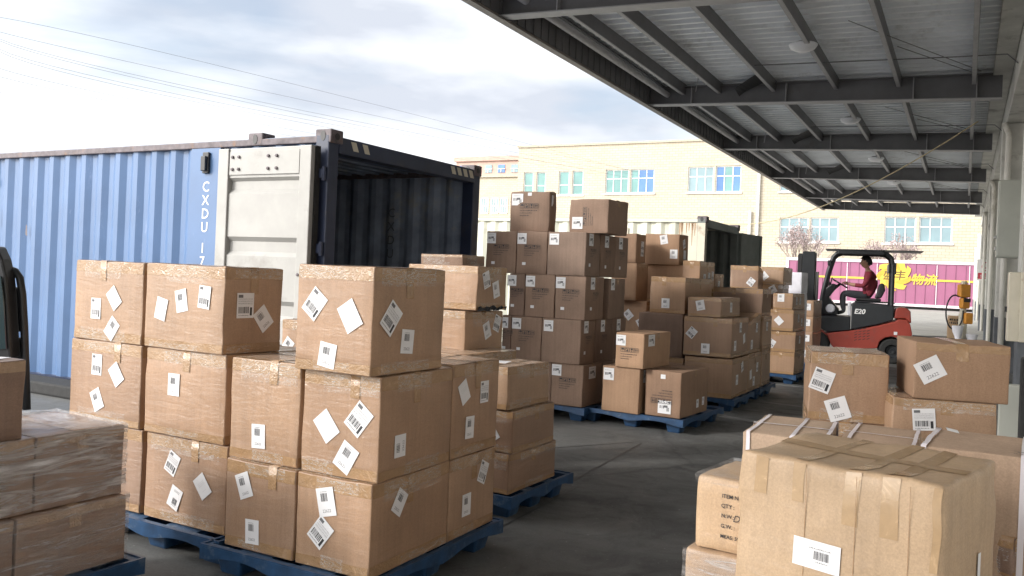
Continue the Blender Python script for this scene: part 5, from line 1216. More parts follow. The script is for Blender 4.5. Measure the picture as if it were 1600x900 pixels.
d3 = make_box(d4.P, d4.zb - .40, d4.zb - .001, d4.wr, d4.wl, d4.a, 'taped box hidden low behind the centre stack', **kd)
d2 = make_box(d4.P, PT_, d4.zb - .402, d4.wr, d4.wl, d4.a, 'bottom box of the column behind the centre stack', **kd)
d6 = B('small low brown box lying behind the upper taped box, at the open container', 723, 415, 398, 658, 757, 24, Y=Yd + .75, zb=d5.zt - .02, mat='card_brown', group=GD, tape='full', tmat='tape_clear')
d7 = make_box(d6.P, PT_, d6.zb - .001, d6.wr + .02, d6.wl, d6.a, 'tall box under the small low brown box behind the centre stack', mat='card_brown', group=GD)
mb = MB(); rnd = random.Random(3)
for k in range(16):
    x = d5.wr * k / 15; mb.v += [(x, -.008 + rnd.uniform(-.006, .012), rnd.uniform(.0, .01)), (x, -.014 + rnd.uniform(-.008, .004), .03 + rnd.uniform(-.014, .010))]
mb.f = [(2 * k, 2 * k + 2, 2 * k + 3, 2 * k + 1) for k in range(15)]; mb.m = [0] * 15
cf = mb.build('crumpled_film', 'black_plastic', None, Vector((d5.P.x, d5.P.y, d5.zb - .006)), math.pi / 2 - d5.a); tag(cf, 'crumpled dark plastic film squeezed under the upper taped box', 'plastic film')
d8 = B('taped box seen in the gap between the two big stacks, with one label', 520, 600, 506, 440, 560, 30, Y=5.35, zt=None, stickers=(('L', .12, .55, -35, 2),), **kd)
d9 = make_box(d8.P, PT_, d8.zb - .001, d8.wr, d8.wl, d8.a, 'box under the taped box in the gap between the two big stacks', **kd)
pallet(e1.P - e1.dx * .04 - e1.dy * .05, 30, e1.wr + .22, 1.1, 'blue plastic pallet under the three flat boxes right of the centre stack')
pallet(d8.P - d8.dx * .06 - d8.dy * .3, 30, .9, 1.0, 'blue plastic pallet mostly hidden behind the centre stack')

# ---- F: tall brown stack
GF = 'brown boxes with handling marks on the tall stack'
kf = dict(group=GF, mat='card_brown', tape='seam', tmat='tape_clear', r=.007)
def st(Fc, sq=1): return (Fc, .17 if sq else .3, .83, 0, 5, .105, .11)
YF = at_z(909, 637, PT_).y
fa_ = 30
f1 = B('brown box at the near bottom corner of the tall brown stack', 909, 637, 571, 861, 940, fa_, zb=PT_, stickers=(st('L'), ('R', .45, .80, 0, 5, .16, .12)), marks=(('L', .52, .50, 1.0, 0),), **kf)
f1b = beside(f1, 'brown box in the bottom layer of the tall stack, left behind the flat boxes', 'L', wl=.62, stickers=(st('L'),), **kf)
f1c = beside(f1, 'brown box in the bottom layer of the tall stack, far right behind the pallet boxes', 'R', wr=.55, **kf)
def lay(z0, z1, xn, y0, tag_, cuts_l, cuts_r, plain=(), Yn=YF):
    """one layer: columns left of and right of the near edge, from pixel columns"""
    P = at_depth(xn, y0, Yn); a = R(fa_); dR = (math.sin(a), math.cos(a)); dL = (-math.cos(a), math.sin(a)); zm = (z0 + z1) / 2; out = []
    sl_ = [0] + [run_to(P, dL, x, zm) for x in cuts_l]; sr_ = [0] + [run_to(P, dR, x, zm) for x in cuts_r]
    return P, sl_, sr_
dLv = lambda a: Vector((-math.cos(a), math.sin(a), 0)); dRv = lambda a: Vector((math.sin(a), math.cos(a), 0))
def layer(z0, z1, xn, y0, cl, cr, names_l, names_r, Yn=YF, plain_first=False, wr0=None):
    P, sl_, sr_ = lay(z0, z1, xn, y0, '', cl, cr, Yn=Yn); a = R(fa_); P = Vector((P.x, P.y, 0))
    w0 = sr_[1] if len(sr_) > 1 else (wr0 or .34)
    for i, nm in enumerate(names_l):
        st_ = [(('L'), .17, .83, 0, 5, .105, .11), ('L', .26, .24, 0, 1, .05, .035)]
        mk = [('L', .52, .52, 1.0 if sl_[i + 1] - sl_[i] > .3 else .8, 0)]
        if i == 0 and plain_first: mk = []; st_ = st_[:1]
        if i == 0: st_ += [('R', .35, .84, 0, 5, .10, .12), ('R', .28, .26, 0, 1, .05, .04)]; mk += [('R', .52, .52, .72, 0)]
        make_box(P + dLv(a) * (sl_[i] + .004), z0, z1, w0 - .006, sl_[i + 1] - sl_[i] - .008, a, nm, stickers=st_, marks=mk, **kf)
    for i, nm in enumerate(names_r):
        make_box(P + dRv(a) * (sr_[i + 1] + .003), z0, z1, sr_[i + 2] - sr_[i + 1] - .006, .45, a, nm, stickers=[('R', .38, .84, 0, 5, .10, .12), ('R', .34, .24, 0, 1, .05, .04)], marks=[('R', .5, .52, .72, 0)], **kf)
h2 = z_of(f1.P, 501); h3 = z_of(f1.P, 432); h4 = z_of(f1.P, 363)
print('F tiers', f1.zt, h2, h3, h4)
layer(f1.zt + .001, h2, 906, 568, [846, 798, 784], [930, 957, 977], ['brown box in the second layer of the tall stack, at its near corner', 'brown box in the second layer of the tall stack, left of the plain one', 'brown box in the second layer of the tall stack, narrow at the shaded left end'], ['brown box in the second layer of the tall stack, second along the right side', 'brown box in the second layer of the tall stack, last along the right side'], plain_first=True)
layer(h2 + .001, h3, 914, 498, [867, 820, 795], [944], ['brown box in the third layer of the tall stack, lighter face at the near corner', 'brown box in the third layer of the tall stack, second from the corner', 'brown box in the third layer of the tall stack, shaded at the left end'], [])
Pq = at_depth(914, 498, YF); Pq = Vector((Pq.x, Pq.y, 0)); s950 = run_to(Pq, (math.sin(R(fa_)), math.cos(R(fa_))), 951, 1.2); s977 = run_to(Pq, (math.sin(R(fa_)), math.cos(R(fa_))), 976, 1.2)
make_box(Pq + dRv(R(fa_)) * s950, h2 + .001, h3 - .012, s977 - s950, .45, R(fa_), 'brown box in the third layer of the tall stack, past the dark gap', stickers=[('R', .2, .86, 0, 5, .10, .12)], **kf)
layer(h3 + .001, h4, 914, 430, [855, 807, 759], [938, 961, 981], ['brown box in the fourth layer of the tall stack, at its near corner', 'brown box in the fourth layer of the tall stack, second from the left end', 'brown box in the fourth layer of the tall stack, leftmost and darkest'], ['brown box in the fourth layer of the tall stack, second along the right side', 'brown box in the fourth layer of the tall stack, last along the right side'], plain_first=True)
f5 = B('brown box on the very top of the tall stack, left one, bulging', 857, 361, 299, 797, 869, 28, zb=h4 + .001, Y=YF + .28, stickers=(('L', .19, .80, 0, 5, .13, .12), ('R', .3, .78, 0, 1, .05, .14), ('L', .5, .93, 0, 1, .055, .04), ), marks=(('L', .5, .50, 1.15, 0),), **{**kf, 'r': .012}, bulge=(.012, .012), dent=.006)
f6 = B('brown box on the very top of the tall stack, right one, turned askew', 949, 372, 311, 890, 981, 33, zb=h4 + .001, Y=YF + .06, stickers=(('L', .22, .30, 0, 5, .12, .12),), marks=(('L', .52, .5, 1.0, 90),), **{**kf, 'r': .010, 'tape': 'seam'}, dent=.008)
pF = f1.P - f1.dx * .05 - f1.dy * .05
pallet(pF, fa_, 1.2, 1.25, 'blue plastic pallet under the tall brown stack')

# ---- G: small pallet with three boxes
GG = 'three brown boxes on the half empty pallet'
kg = dict(group=GG, mat='card_tan', tape='seam', tmat='tape_clear', r=.007)
g1 = B('box on the half empty pallet, nearest corner, with printed marks above a label', 1062, 655, 583, 1008, 1106, 33, zb=PT_, stickers=(('L', .57, .22, 0, 5, .13, .12), ('L', .5, .88, 0, 1, .06, .05), ('R', .60, .24, 0, 2, .075, .10), ('R', .82, .26, 0, 2, .075, .10)), marks=(('L', .48, .48, 1.15, 180),), **kg)
g2 = B('box on the half empty pallet, left one with one label on its plain face', 997, 648, 577, 941, 1020, 33, zb=PT_, zt=g1.zt + .005, stickers=(('L', .17, .82, 0, 5, .11, .115), ('R', .4, .82, 0, 5, .10, .12)), **kg)
g3 = B('smaller box stacked on the two boxes of the half empty pallet', 1005, 572, 522, 962, 1047, 33, zb=g1.zt + .006, Y=g1.P.y + .12, stickers=(('L', .18, .78, 0, 5, .10, .10), ('R', .25, .80, 0, 5, .15, .11)), marks=(('L', .5, .36, 1.0, 0),), **kg)
pallet(g1.P - g1.dx * .04 - g1.dy * .05, 33, 1.12, 1.12, 'blue plastic pallet with bare corner at its right, under three boxes')

# ---- H: mixed stack behind the small pallet
GH = 'mixed taped boxes on the pallets left of the forklift'
kh = dict(group=GH, mat='card_film')
def sk(*fc): return tuple((f, u, v, rot, k_, .12, .14) for (f, u, v, rot, k_) in fc)
aH = 29
h1_ = B('taped box at the near bottom corner of the mixed stack, strap hanging down its face', 1142, 624, 562, 1069, 1168, aH, zb=PT_, stickers=sk(('L', .12, .42, -20, 2), ('R', .3, .45, 0, 2), ('R', .6, .75, 20, 3)), **kh)
h1r = make_box(h1_.P + h1_.dx * (h1_.wr + .01), h1_.zb, h1_.zt + .01, h1_.wr * .9, h1_.wl, h1_.a, 'taped box in the bottom layer of the mixed stack, far right end', stickers=sk(('R', .2, .45, 10, 1), ('R', .45, .25, 0, 2), ('R', .7, .60, 0, 3)), **kh)
h1l = make_box(h1_.P + h1_.dy * (h1_.wl + .02), h1_.zb, h1_.zt - .03, h1_.wr, .52, h1_.a, 'box in the bottom layer of the mixed stack behind the half empty pallet', **kh)
h2_ = B('taped box in the second layer of the mixed stack with two labels on its front', 1142, 561, 498, 1068, 1168, aH, zb=h1_.zt + .012, Y=h1_.P.y, stickers=sk(('L', .17, .58, -38, 3), ('L', .47, .20, 0, 2), ('R', .2, .3, 0, 2), ('R', .5, .75, 0, 3), ('R', .75, .45, 15, 1)), **kh)
h2r = make_box(h2_.P + h2_.dx * (h2_.wr + .01), h2_.zb, h2_.zt - .02, h1r.wr, h2_.wl, h2_.a, 'taped box with slanting top in the second layer of the mixed stack, right end', stickers=sk(('R', .3, .25, 0, 2), ('R', .65, .7, 0, 3)), slant=.05, **kh)
h2l = make_box(h2_.P + h2_.dy * (h2_.wl + .015), h1l.zt + .001, h2_.zt + .01, h2_.wr, run_to(h2_.P, (h2_.dy.x, h2_.dy.y), 998, 1.0) - h2_.wl - .02, h2_.a, 'unlabelled brown box in the second layer of the mixed stack, left end', group=GH, mat='card_brown', tape='light', tmat='tape_tan')
h3a = B('low taped box with two labels on the second layer of the mixed stack', 1126, 497, 466, 1075, 1156, aH, zb=h2_.zt + .002, Y=h2_.P.y + .05, stickers=sk(('L', .38, .58, 12, 2), ('R', .5, .5, 0, 2)), **kh)
h3b = B('taller box with one label standing on the second layer of the mixed stack', 1069, 494, 434, 1016, 1112, aH, zb=h2l.zt + .002, Y=h2l.P.y + .05, stickers=sk(('L', .46, .28, 0, 2),), **kh)
h4a = B('big plain box high at the back of the mixed stack', 1068, 478, 415, 993, 1078, aH, zb=h2l.zt + .15, Y=h2_.P.y + 1.1, group=GH, mat='card_tan', tape='light', tmat='tape_clear')
h5a = B('brown box on top of the mixed stack, two labels on its face', 1060, 415, 366, 1008, 1075, aH, zb=h4a.zt + .002, Y=h4a.P.y, group=GH, mat='card_tan', tape='none', stickers=sk(('L', .55, .82, 10, 2), ('L', .85, .35, 0, 2), ('R', .5, .7, 20, 3), ('R', .6, .35, 0, 1)))
h5b = B('plain tan box on top of the mixed stack, left of the two labelled faces', 993, 415, 365, 960, 1009, aH, zb=h4a.zt + .002, Y=h4a.P.y - .25, group=GH, mat='card_tan', tape='none', stickers=sk(('R', .6, .4, 0, 3), ('R', .6, .6, 0, 3)))
h4b = B('plain tan box in the upper left of the mixed stack beside the tall brown stack', 993, 470, 414, 955, 1012, aH, zt=h4a.zt, Y=h4a.P.y - .25, group=GH, mat='card_tan', tape='light', tmat='tape_clear')
h3c = B('tan box with two crossed labels at the left of the mixed stack', 1008, 530, 471, 955, 1030, aH, zt=h4b.zb - .001, Y=h4a.P.y - .25, group=GH, mat='card_tan', tape='light', tmat='tape_tan', stickers=sk(('L', .50, .62, 42, 2), ('L', .86, .42, 30, 2)))
h2c = make_box(h3c.P, PT_, h3c.zb - .001, .6, h3c.wl, h3c.a, 'hidden lower box at the left of the mixed stack', group=GH, mat='card_tan')
h3d = make_box(h4a.P, PT_ , h4a.zb - .001, h4a.wr + .25, h4a.wl, h4a.a, 'hidden lower box at the back of the mixed stack', group=GH, mat='card_tan')
h6 = B('flat taped box with three labels in a row on its narrow side', 1093, 433, 408, 1066, 1116, aH, zb=h4a.zt - .32, Y=h4a.P.y - .1, stickers=sk(('R', .3, .45, 0, 2), ('R', .6, .5, 0, 3), ('R', .85, .55, 0, 3)), **kh)
h7 = make_box(h6.P + h6.dx * .0, h6.zb - .30, h6.zb - .001, h6.wr + .10, h6.wl, h6.a, 'taped box under the flat one with three labels in a row', stickers=sk(('R', .4, .5, 0, 3), ('R', .75, .6, 0, 2)), **kh)
pallet(h1_.P - h1_.dx * .05 - h1_.dy * .05, aH, .95, 1.2, 'blue plastic pallet under the near corner of the mixed stack')
# second pallet of the mixed stack
P2 = h1_.P + h1_.dx * (h1_.wr + h1r.wr + .06)
h8 = make_box(P2 , PT_, .60, .5, .9, R(aH), 'taped box low at the back of the mixed stack beside the pallet end', **kh)
h9 = up(h8, 'taped box at the back of the mixed stack, label high on its face', H=.42, stickers=sk(('L', .42, .88, 0, 2), ('R', .4, .7, 0, 3)), **kh)
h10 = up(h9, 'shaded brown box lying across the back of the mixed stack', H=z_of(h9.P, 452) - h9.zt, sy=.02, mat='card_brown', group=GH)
h11 = B('small box at the back of the mixed stack against the dark container door', 1117, 446, 428, 1108, 1130, aH, zb=h10.zt - .0 if False else h6.zb - .05, Y=h4a.P.y + .5, stickers=sk(('R', .4, .5, 0, 3),), **kh)
make_box(h11.P, PT_, h11.zb - .001, h11.wr, h11.wl + .2, h11.a, 'hidden column box behind the mixed stack', mat='card_tan', group=GH)
pallet(P2 - h1_.dx * .25 - h1_.dy * .05, aH, .9, 1.1, 'blue plastic pallet at the back end of the mixed stack')

# ---- I: stack next to the forklift mast
GI = 'taped boxes on the stack just left of the forklift'
ki = dict(group=GI, mat='card_film')
i1 = B('bottom box of the stack left of the forklift, label at its left', 1240, 586, 552, 1190, 1256, 30, zb=PT_, stickers=sk(('L', .16, .62, 0, 3),), **ki)
i2 = B('second box up in the stack left of the forklift, tilted label at its left', 1242, 551, 519, 1190, 1257, 30, zb=i1.zt + .002, Y=i1.P.y, stickers=sk(('L', .3, .4, -30, 3), ('R', .4, .6, 0, 2)), **ki)
i3 = B('third box up in the stack left of the forklift, diamond label in its middle', 1239, 517, 485, 1190, 1257, 30, zb=i2.zt + .002, Y=i1.P.y, stickers=sk(('L', .55, .48, 45, 1), ('R', .4, .6, 0, 3), ('R', .7, .4, 0, 3)), **ki)
i4 = B('fourth box up, small and shifted right, with row of labels on its end', 1238, 484, 459, 1208, 1257, 30, zb=i3.zt + .002, Y=i1.P.y + .02, stickers=sk(('L', .4, .72, 0, 2), ('R', .3, .55, 0, 3), ('R', .6, .55, 0, 3)), **ki)
i5 = B('box with two labels behind the small shifted one, left of the forklift', 1214, 484, 445, 1185, 1232, 30, zb=i3.zt + .002, Y=i1.P.y + .45, stickers=sk(('L', .3, .35, 0, 2), ('L', .75, .8, 30, 2)), **ki)
i6 = B('top right box of the stack left of the forklift, shaded taped end', 1224, 444, 418, 1183, 1238, 30, zb=i5.zt + .002, Y=i1.P.y + .40, stickers=sk(('L', .28, .48, 40, 2),), **ki)
i7 = B('top left box with slanting lid, on the shaded long box left of the forklift', 1184, 456, 419, 1141, 1192, 30, zb=i5.zt - .10, Y=i1.P.y + .15, stickers=sk(('L', .75, .38, -35, 3),), slant=-.03, **ki)
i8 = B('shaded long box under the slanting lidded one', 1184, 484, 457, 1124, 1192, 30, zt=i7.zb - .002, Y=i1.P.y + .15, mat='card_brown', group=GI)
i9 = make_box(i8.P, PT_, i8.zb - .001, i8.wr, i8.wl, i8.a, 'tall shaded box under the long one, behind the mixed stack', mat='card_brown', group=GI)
pallet(i1.P - i1.dx * .04 - i1.dy * .04, 30, .95, 1.15, 'blue plastic pallet under the stack left of the forklift')
# ---- J: slim column right in front of the forklift
GJ = 'small boxes of the slim column in front of the forklift'
kj = dict(group=GJ, mat='card_film', tape='light')
j1 = B('bottom small box of the slim column in front of the forklift wheel', 1268, 567, 544, 1250, 1281, 30, zb=PT_, stickers=sk(('L', .5, .6, 0, 3),), **kj)
j2 = up(j1, 'second small box up in the slim column in front of the forklift', H=z_of(j1.P, 519) - j1.zt, stickers=sk(('L', .5, .6, 0, 2),), **kj)
j3 = up(j2, 'third small box up in the slim column in front of the forklift', H=z_of(j1.P, 495) - j2.zt, stickers=sk(('L', .5, .6, 0, 2),), **kj)
j4 = up(j3, 'top small box of the slim column in front of the forklift', H=z_of(j1.P, 470) - j3.zt, stickers=sk(('L', .5, .6, 0, 2),), **kj)
pallet(j1.P - j1.dx * .06 - j1.dy * .05, 30, .8, .9, 'blue plastic pallet under the slim column in front of the forklift')
# white foam blocks between mast and stack
jb = B('white foam carton behind the top of the stack, beside the forklift mast', 1252, 458, 426, 1232, 1262, 30, Y=i1.P.y + 1.4, mat='cloth_white', tape='none', group=GJ)
make_box(jb.P, PT_, jb.zb - .001, jb.wr, jb.wl, jb.a, 'white foam carton under the other, beside the forklift mast', mat='cloth_white', tape='none', group=GJ)

# ---- K: foreground right
GK = 'boxes piled at the lower right by the wall'
ks = dict(mat='card_straw', tmat='tape_straw', group=GK)
# K3, K2, K1 at the back of the pile
K1 = B('upright box with two tilted labels at the back left of the right pile', 1262, 655, 548, None, 1388, 106, Y=4.0, wl=.40, mat='card_film', group=GK, stickers=(('R', .16, .58, -18, 3, .115, .13), ('R', .38, .18, 20, 2, .12, .13)), tmat='tape_tan')
K3 = B('box with one label under the large taped box at the right', 1392, 690, 620, None, 1557, 105, Y=3.75, wl=.40, mat='card_film', group=GK, stickers=(('R', .31, .55, 5, 3, .115, .12),), tmat='tape_tan')
K2 = B('large taped box on top of the right pile, one tilted label on its long side', 1427, 624, 534, 1401, 1578, 105.4, zb=K3.zt + .002, Y=3.72, mat='card_tan', group=GK, stickers=(('R', .165, .52, 30, 2, .13, .12),), tmat='tape_tan', tape='light')
print('K', K1.zb, K3.zb, K3.zt, K2.zb)
K1b = make_box(K1.P, .145, K1.zb - .001, K1.wr, K1.wl, K1.a, 'hidden box under the upright box with two labels, right pile', mat='card_tan', group=GK)
K3b = make_box(K3.P, .145, K3.zb - .001, K3.wr, K3.wl, K3.a, 'hidden box under the box with one label, right pile', mat='card_tan', group=GK)
pallet(K1.P - K1.dx * .03 - K1.dy * .03, 105, 1.15, .85, 'blue plastic pallet hidden under the back of the right pile')
# strapped flat boxes
def strapped(label, c0, c1, c2, z, H, ang=None, wr=None, **k):
    """top face from three pixel corners: near-left, near-right direction, back-left"""
    A, Bq, C = at_z(*c0, z), at_z(*c1, z), at_z(*c2, z); d = (Bq - A)
    if ang: d = Vector((math.sin(R(ang)), math.cos(R(ang)), 0)) * wr
    a = math.atan2(d.x, d.y)
    n = Vector((-d.y, d.x, 0)).normalized(); wl = (C - A).dot(n)
    print('STRAP', label[:40], 'a', round(math.degrees(a), 1), 'wr', round(d.length, 2), 'wl', round(wl, 2), A)
    return make_box(Vector((A.x, A.y, 0)), z - H, z, d.length, wl, a, label, **k)
K4 = strapped('flat strapped box at the left of the right pile, three white straps', (1162, 674), (1296, 686), (1199, 648), .875, .26, ang=116, wr=.28, straps=(('y', -.12, .014), ('y', .03, .014), ('y', .14, .014), ('x', 0, .012)), tape='none', mat='card_white', group=GK)
K5 = strapped('flat strapped box in the middle of the right pile, between its neighbours', (1307, 690), (1440, 700), (1333, 661), .86, .26, ang=118, wr=.26, straps=(('y', -.10, .014), ('y', .12, .014), ('x', .01, .010)), tape='none', mat='card_white', group=GK)
K6 = strapped('tall strapped box at the right edge with two white straps down its face', (1446, 697), (1640, 722), (1458, 668), .93, .42, straps=(('y', -.17, .016), ('y', .10, .016)), tape='none', mat='card_white', group=GK)
for kk, nm in ((K4, 'left'), (K5, 'middle'), (K6, 'right')):
    make_box(kk.P, .145, kk.zb - .001, kk.wr, kk.wl, kk.a, 'hidden box under the %s strapped box of the right pile' % nm, mat='card_tan', group=GK)
mb = MB(); rect(mb, -.02, .02, -.012, .012, 0, 0); s_ = mb.build('label', 'paper', K6.o); s_.location = (-K6.hx + .05, K6.hy * .55, K6.H + .012); s_.rotation_euler = (.3, .2, .4)
# pieces of dark print on the tall strapped box
rnd = random.Random(9); mb = MB(); scribble(mb, -.05, .02, .10, .010, 0, rnd, 0); scribble(mb, -.06, -.01, .05, .006, 0, rnd, 0); 
for q in ((-.06, .06, -.012, -.010), (-.06, .06, .032, .034)): rect(mb, *q, 0, 0)
s_ = mb.build('printed_marking', 'ink', K6.o); s_.matrix_local = Matrix.Translation((-K6.hx + .30, -K6.hy + .055, K6.H + .005))
# big foreground box
zK7 = .97
PK = at_z(1474, 762, zK7); aK = 43.5
dRk = (math.sin(R(aK)), math.cos(R(aK))); dLk = (-math.cos(R(aK)), math.sin(R(aK)))
wlk = run_to(PK, dLk, 1157, zK7); wrk = run_to(PK, dRk, 1561, zK7); print('K7', PK, wlk, wrk)
K7 = make_box(Vector((PK.x, PK.y, 0)), .50, zK7, wrk, wlk, R(aK), 'biggest box in the right foreground, soft edges, wide white label low on its front', bulge=(.010, .006), dent=.010, r=.016, tape='none', n=16, sag=.004, stickers=(), **{k_: v_ for k_, v_ in ks.items() if k_ != 'tmat'})
def kpatch(Fc, s0, s1, t0, t1, mt='tape_straw', off=.0013, nm='tape'): return K7.patch(Fc, s0, s1, t0, t1, mt, nm, off)
H7 = K7.H; Wl = K7.wl; Wr = K7.wr
for (u0, u1, dn) in ((.09, .16, .10), (.30, .36, .105), (.56, .635, .135), (.735, .815, .145), (.955, .99, .20)):
    kpatch('L', u0 * Wl, u1 * Wl, H7 - dn, H7 - .006)
    if u0 > .2 and u0 < .9: kpatch('T', .008, Wr - .008, Wl - u1 * Wl, Wl - u0 * Wl)
kpatch('T', .5 * Wr - .025, .5 * Wr + .025, .01, Wl - .01, off=.0020)
# side stickers
def stick(K, Fc, s, t, rot, me_, off=.004, nm='label', tilt=0):
    p, nn = K.fpt(Fc, s, t, 0); q = K.deform(p) + Vector(nn) * off
    bmx = {'R': Matrix.Rotation(R(90), 4, 'X'), 'L': Matrix.Rotation(R(-90), 4, 'Z') @ Matrix.Rotation(R(90), 4, 'X'), 'T': Matrix.Identity(4)}[Fc]
    c = link(nm, me_, None, K.o); c.matrix_local = Matrix.Translation(q) @ bmx @ Matrix.Rotation(R(rot), 4, 'Z'); return c
def at_face(K, px, py):         # s,t on the L face for a pixel
    P = K.P; dL = (K.dy.x, K.dy.y); z = .8
    for _ in range(4):
        s = run_to(P, dL, px, z); Q = P + K.dy * s; z = z_of(Q, py)
    return K.wl - s, z - K.zb
s_, t_ = at_face(K7, 1278.5, 866); print('label at', s_, t_)
stick(K7, 'L', s_, t_, -1.5, lab(4, 1, .122, .072))
mb = MB(); rect(mb, -.012, .012, -.04, .04, 0, 0); pm = mb.mesh('label', False); pm.materials.append(MATS['paper']); stick(K7, 'R', Wr * .62, H7 * .47, 0, pm)
# crease lines pressed in the cardboard: narrow dark seams
mb = MB(); mb.box(-.0008, .0008, -H7 / 2 + .01, H7 / 2 - .01, 0, .0006); cm = mb.mesh('crease', False); cm.materials.append(MATS['tape_tan'])
for u in (.375, .62, .86): stick(K7, 'L', u * Wl, H7 * .5, 0, cm, .0008, 'crease')
K7b = make_box(K7.P, .145, .499, K7.wr, K7.wl, K7.a, 'hidden box under the biggest foreground box', mat='card_straw', group=GK)
# box with ITEM NO print
zK8 = .845
PL8 = at_z(1088, 741, zK8)     # its left corner; the face runs towards the near right
PB8 = at_z(1122, 699, zK8); d8 = Vector((PB8.x - PL8.x, PB8.y - PL8.y, 0)); a8 = math.degrees(math.atan2(d8.x, d8.y)); print('a8', a8, d8.length)
a8 = 36; wl8 = .42; P8 = Vector((PL8.x, PL8.y, 0)) - dLv(R(a8)) * wl8; wr8 = .30
zb8 = z_of(PL8, 852); print('K8', zb8, P8)
K8 = make_box(P8, zb8, zK8, wr8, wl8, R(a8), 'film wrapped box printed ITEM NO beside the biggest foreground box', bulge=(.004, .006), dent=.007, r=.012, tape='none', n=12, **{k_: v_ for k_, v_ in ks.items() if k_ != 'tmat'})
mb = MB()
for (txt, px, py, sz, yy) in (('ITEM NO', 1128, 776, .016, 0), ('QTY :', 1127, 791, .016, 0), ('N.W.:', 1127, 807, .016, 0), ('G.W. :', 1126, 823, .016, 0), ('MEAS: 59', 1125, 839, .015, 0)):
    s_, t_ = at_face(K8, px, py); q = K8.deform(K8.fpt('L', s_, t_, 0)[0]) + Vector((-.0035, 0, 0))
    add_text(mb, txt, Matrix.Translation(q) @ Matrix.Rotation(R(-90), 4, 'Z') @ Matrix.Rotation(R(90), 4, 'X'), size=sz, bold=.0002)
mb.build('printed_lettering', 'ink', K8.o)
mb = MB(); s_, t_ = at_face(K8, 1145, 814); q = K8.deform(K8.fpt('L', s_, t_, 0)[0]) + Vector((-.0038, 0, 0))
add_text(mb, 'D', Matrix.Translation(q) @ Matrix.Rotation(R(-90), 4, 'Z') @ Matrix.Rotation(R(90), 4, 'X'), size=.028, shear=.3); mb.build('handwriting', 'ink', K8.o)
film_wrap(K8.P, a8, wr8, wl8, zK8 - .018, zK8 - .004, 'crinkled clear film over the top of the box printed ITEM NO', 'stretch_film', True, 11, .0025, 'stretch film on the right pile', g=.002)
K9 = make_box(P8 - K8.dx * .015 - K8.dy * .0, .36, zb8 - .002, wr8 + .03, wl8 + .02, R(a8), 'straw coloured ribbed box under the ITEM NO box, at the bottom of the picture', dent=.008, r=.014, tape='none', **{k_: v_ for k_, v_ in ks.items() if k_ != 'tmat'})
film_wrap(K9.P, a8, K9.wr, K9.wl, .36, K9.zt - .012, 'stretch film around the straw coloured box at the bottom of the picture', 'stretch_film', False, 17, .0025, 'stretch film on the right pile', g=.004)
K9b = make_box(K9.P, .145, .359, K9.wr, K9.wl, K9.a, 'hidden box below the straw coloured ribbed box', mat='card_straw', group=GK)
K10 = B('low box half hidden at the lower right corner under the tall strapped box', 1580, 905, 842, 1545, 1600, 60, Y=2.55, mat='card_wrapped', group=GK)
K10b = make_box(K10.P, .145, K10.zb - .001, K10.wr, K10.wl, K10.a, 'hidden box below the low box at the lower right corner', mat='card_tan', group=GK)
pallet(K7.P - K7.dx * .02 - K7.dy * .02, aK, 1.1, 1.1, 'blue plastic pallet hidden under the biggest foreground box')

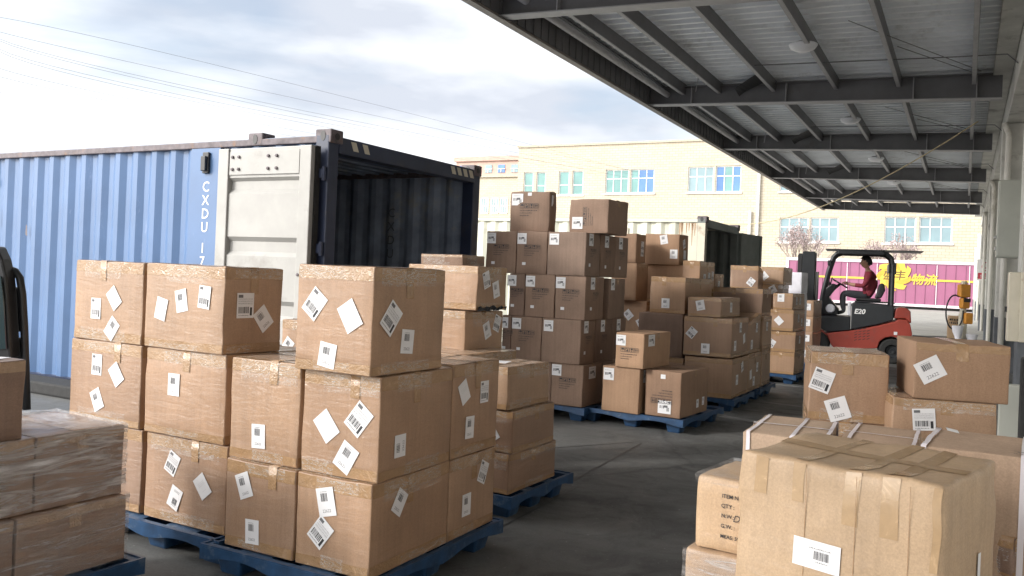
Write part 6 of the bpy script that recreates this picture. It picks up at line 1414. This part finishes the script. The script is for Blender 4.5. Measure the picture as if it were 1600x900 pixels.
# ---- items by the far columns: carton, orange hoist remote, hose, hanging gloves
cb = B('small yellowish carton with dark print standing by the far wall column', 1508, 530, 494, 1480, 1512, 20, Y=13.2, mat='card_straw', tape='seam')
z0 = cb.zb
st_ = empty('hand_trolley', (cb.P.x + .0, cb.P.y + .2, 0), R(10), 'plain low trolley under the yellowish carton by the far column', 'trolley')
mb = MB(); mb.box(-.45, .25, -.1, .5, z0 - .06, z0 - .003); mb.build('platform', 'fork_dark', st_)
mb = MB()
for x in (-.38, .18):
    for y in (-.04, .44): mb.tube([(x, y, .0), (x, y, z0 - .06)], .03, 8)
mb.build('leg', 'fork_dark', st_)
mb = MB(); rnd = random.Random(2); scribble(mb, -.10, .03, .2, .03, 0, rnd, 0); scribble(mb, -.10, -.02, .2, .03, 0, rnd, 0); o = mb.build('printed_marking', 'ink', cb.o)
o.matrix_local = Matrix.Translation((-cb.hx - .006, 0, cb.H * .7)) @ Matrix.Rotation(R(-90), 4, 'Z') @ Matrix.Rotation(R(90), 4, 'X')
hp = at_depth(1506, 455, 13.0); hr = empty('control_stand', (hp.x, hp.y, 0), 0, 'orange control unit on a post with a looped black hose by the far column', 'control stand')
mb = MB(); mb.tube([(0, 0, 0), (0, 0, 1.1)], .06, 10); mb.tube([(0, 0, 1.1), (0, 0, 1.6)], .045, 10); mb.build('post', 'cream_enamel', hr)
mb = MB(); mb.box(-.10, .06, -.10, .02, 1.35, 1.55); mb.box(-.07, .05, -.11, .01, 1.18, 1.34); mb.box(-.02, .10, -.12, -.02, .95, 1.12); mb.build('control_unit', 'orange', hr, bevel=.02)
mb = MB(); mb.box(-.05, .05, -.115, -.10, 1.28, 1.34); mb.tube([(0, -.02, .5), (0, -.02, .72)], .07, 10); mb.build('grip', 'black_plastic', hr)
mb = MB(); n = 26; mb.tube([(-.16 + .13 * math.cos(t), -.06, 1.12 + .26 * math.sin(t)) for t in [1.2 + 5.2 * k / n for k in range(n + 1)]], .012, 6); mb.build('hose', 'black_plastic', hr, smooth=True)
mb = MB(); rnd = random.Random(6)
for (x, z) in ((-.14, .92), (.08, .80)):
    vs = [(x + .09 * math.cos(t) * (1 - .25 * j) + rnd.uniform(-.015, .015), -.14 + .05 * math.sin(t) + rnd.uniform(-.01, .01), z - .09 * j) for j in range(4) for t in [2 * math.pi * i / 8 for i in range(8)]]
    mb.add(vs, [(j * 8 + i, j * 8 + (i + 1) % 8, (j + 1) * 8 + (i + 1) % 8, (j + 1) * 8 + i) for j in range(3) for i in range(8)])
mb.build('white_rag', 'cloth_white', hr, smooth=True)
# small tan bottle with white body on the wrapped pallet
q = at_z(85, 640, a2.zt) ; q = a2.P + a2.dy * (a2.wl * .8) + a2.dx * .1
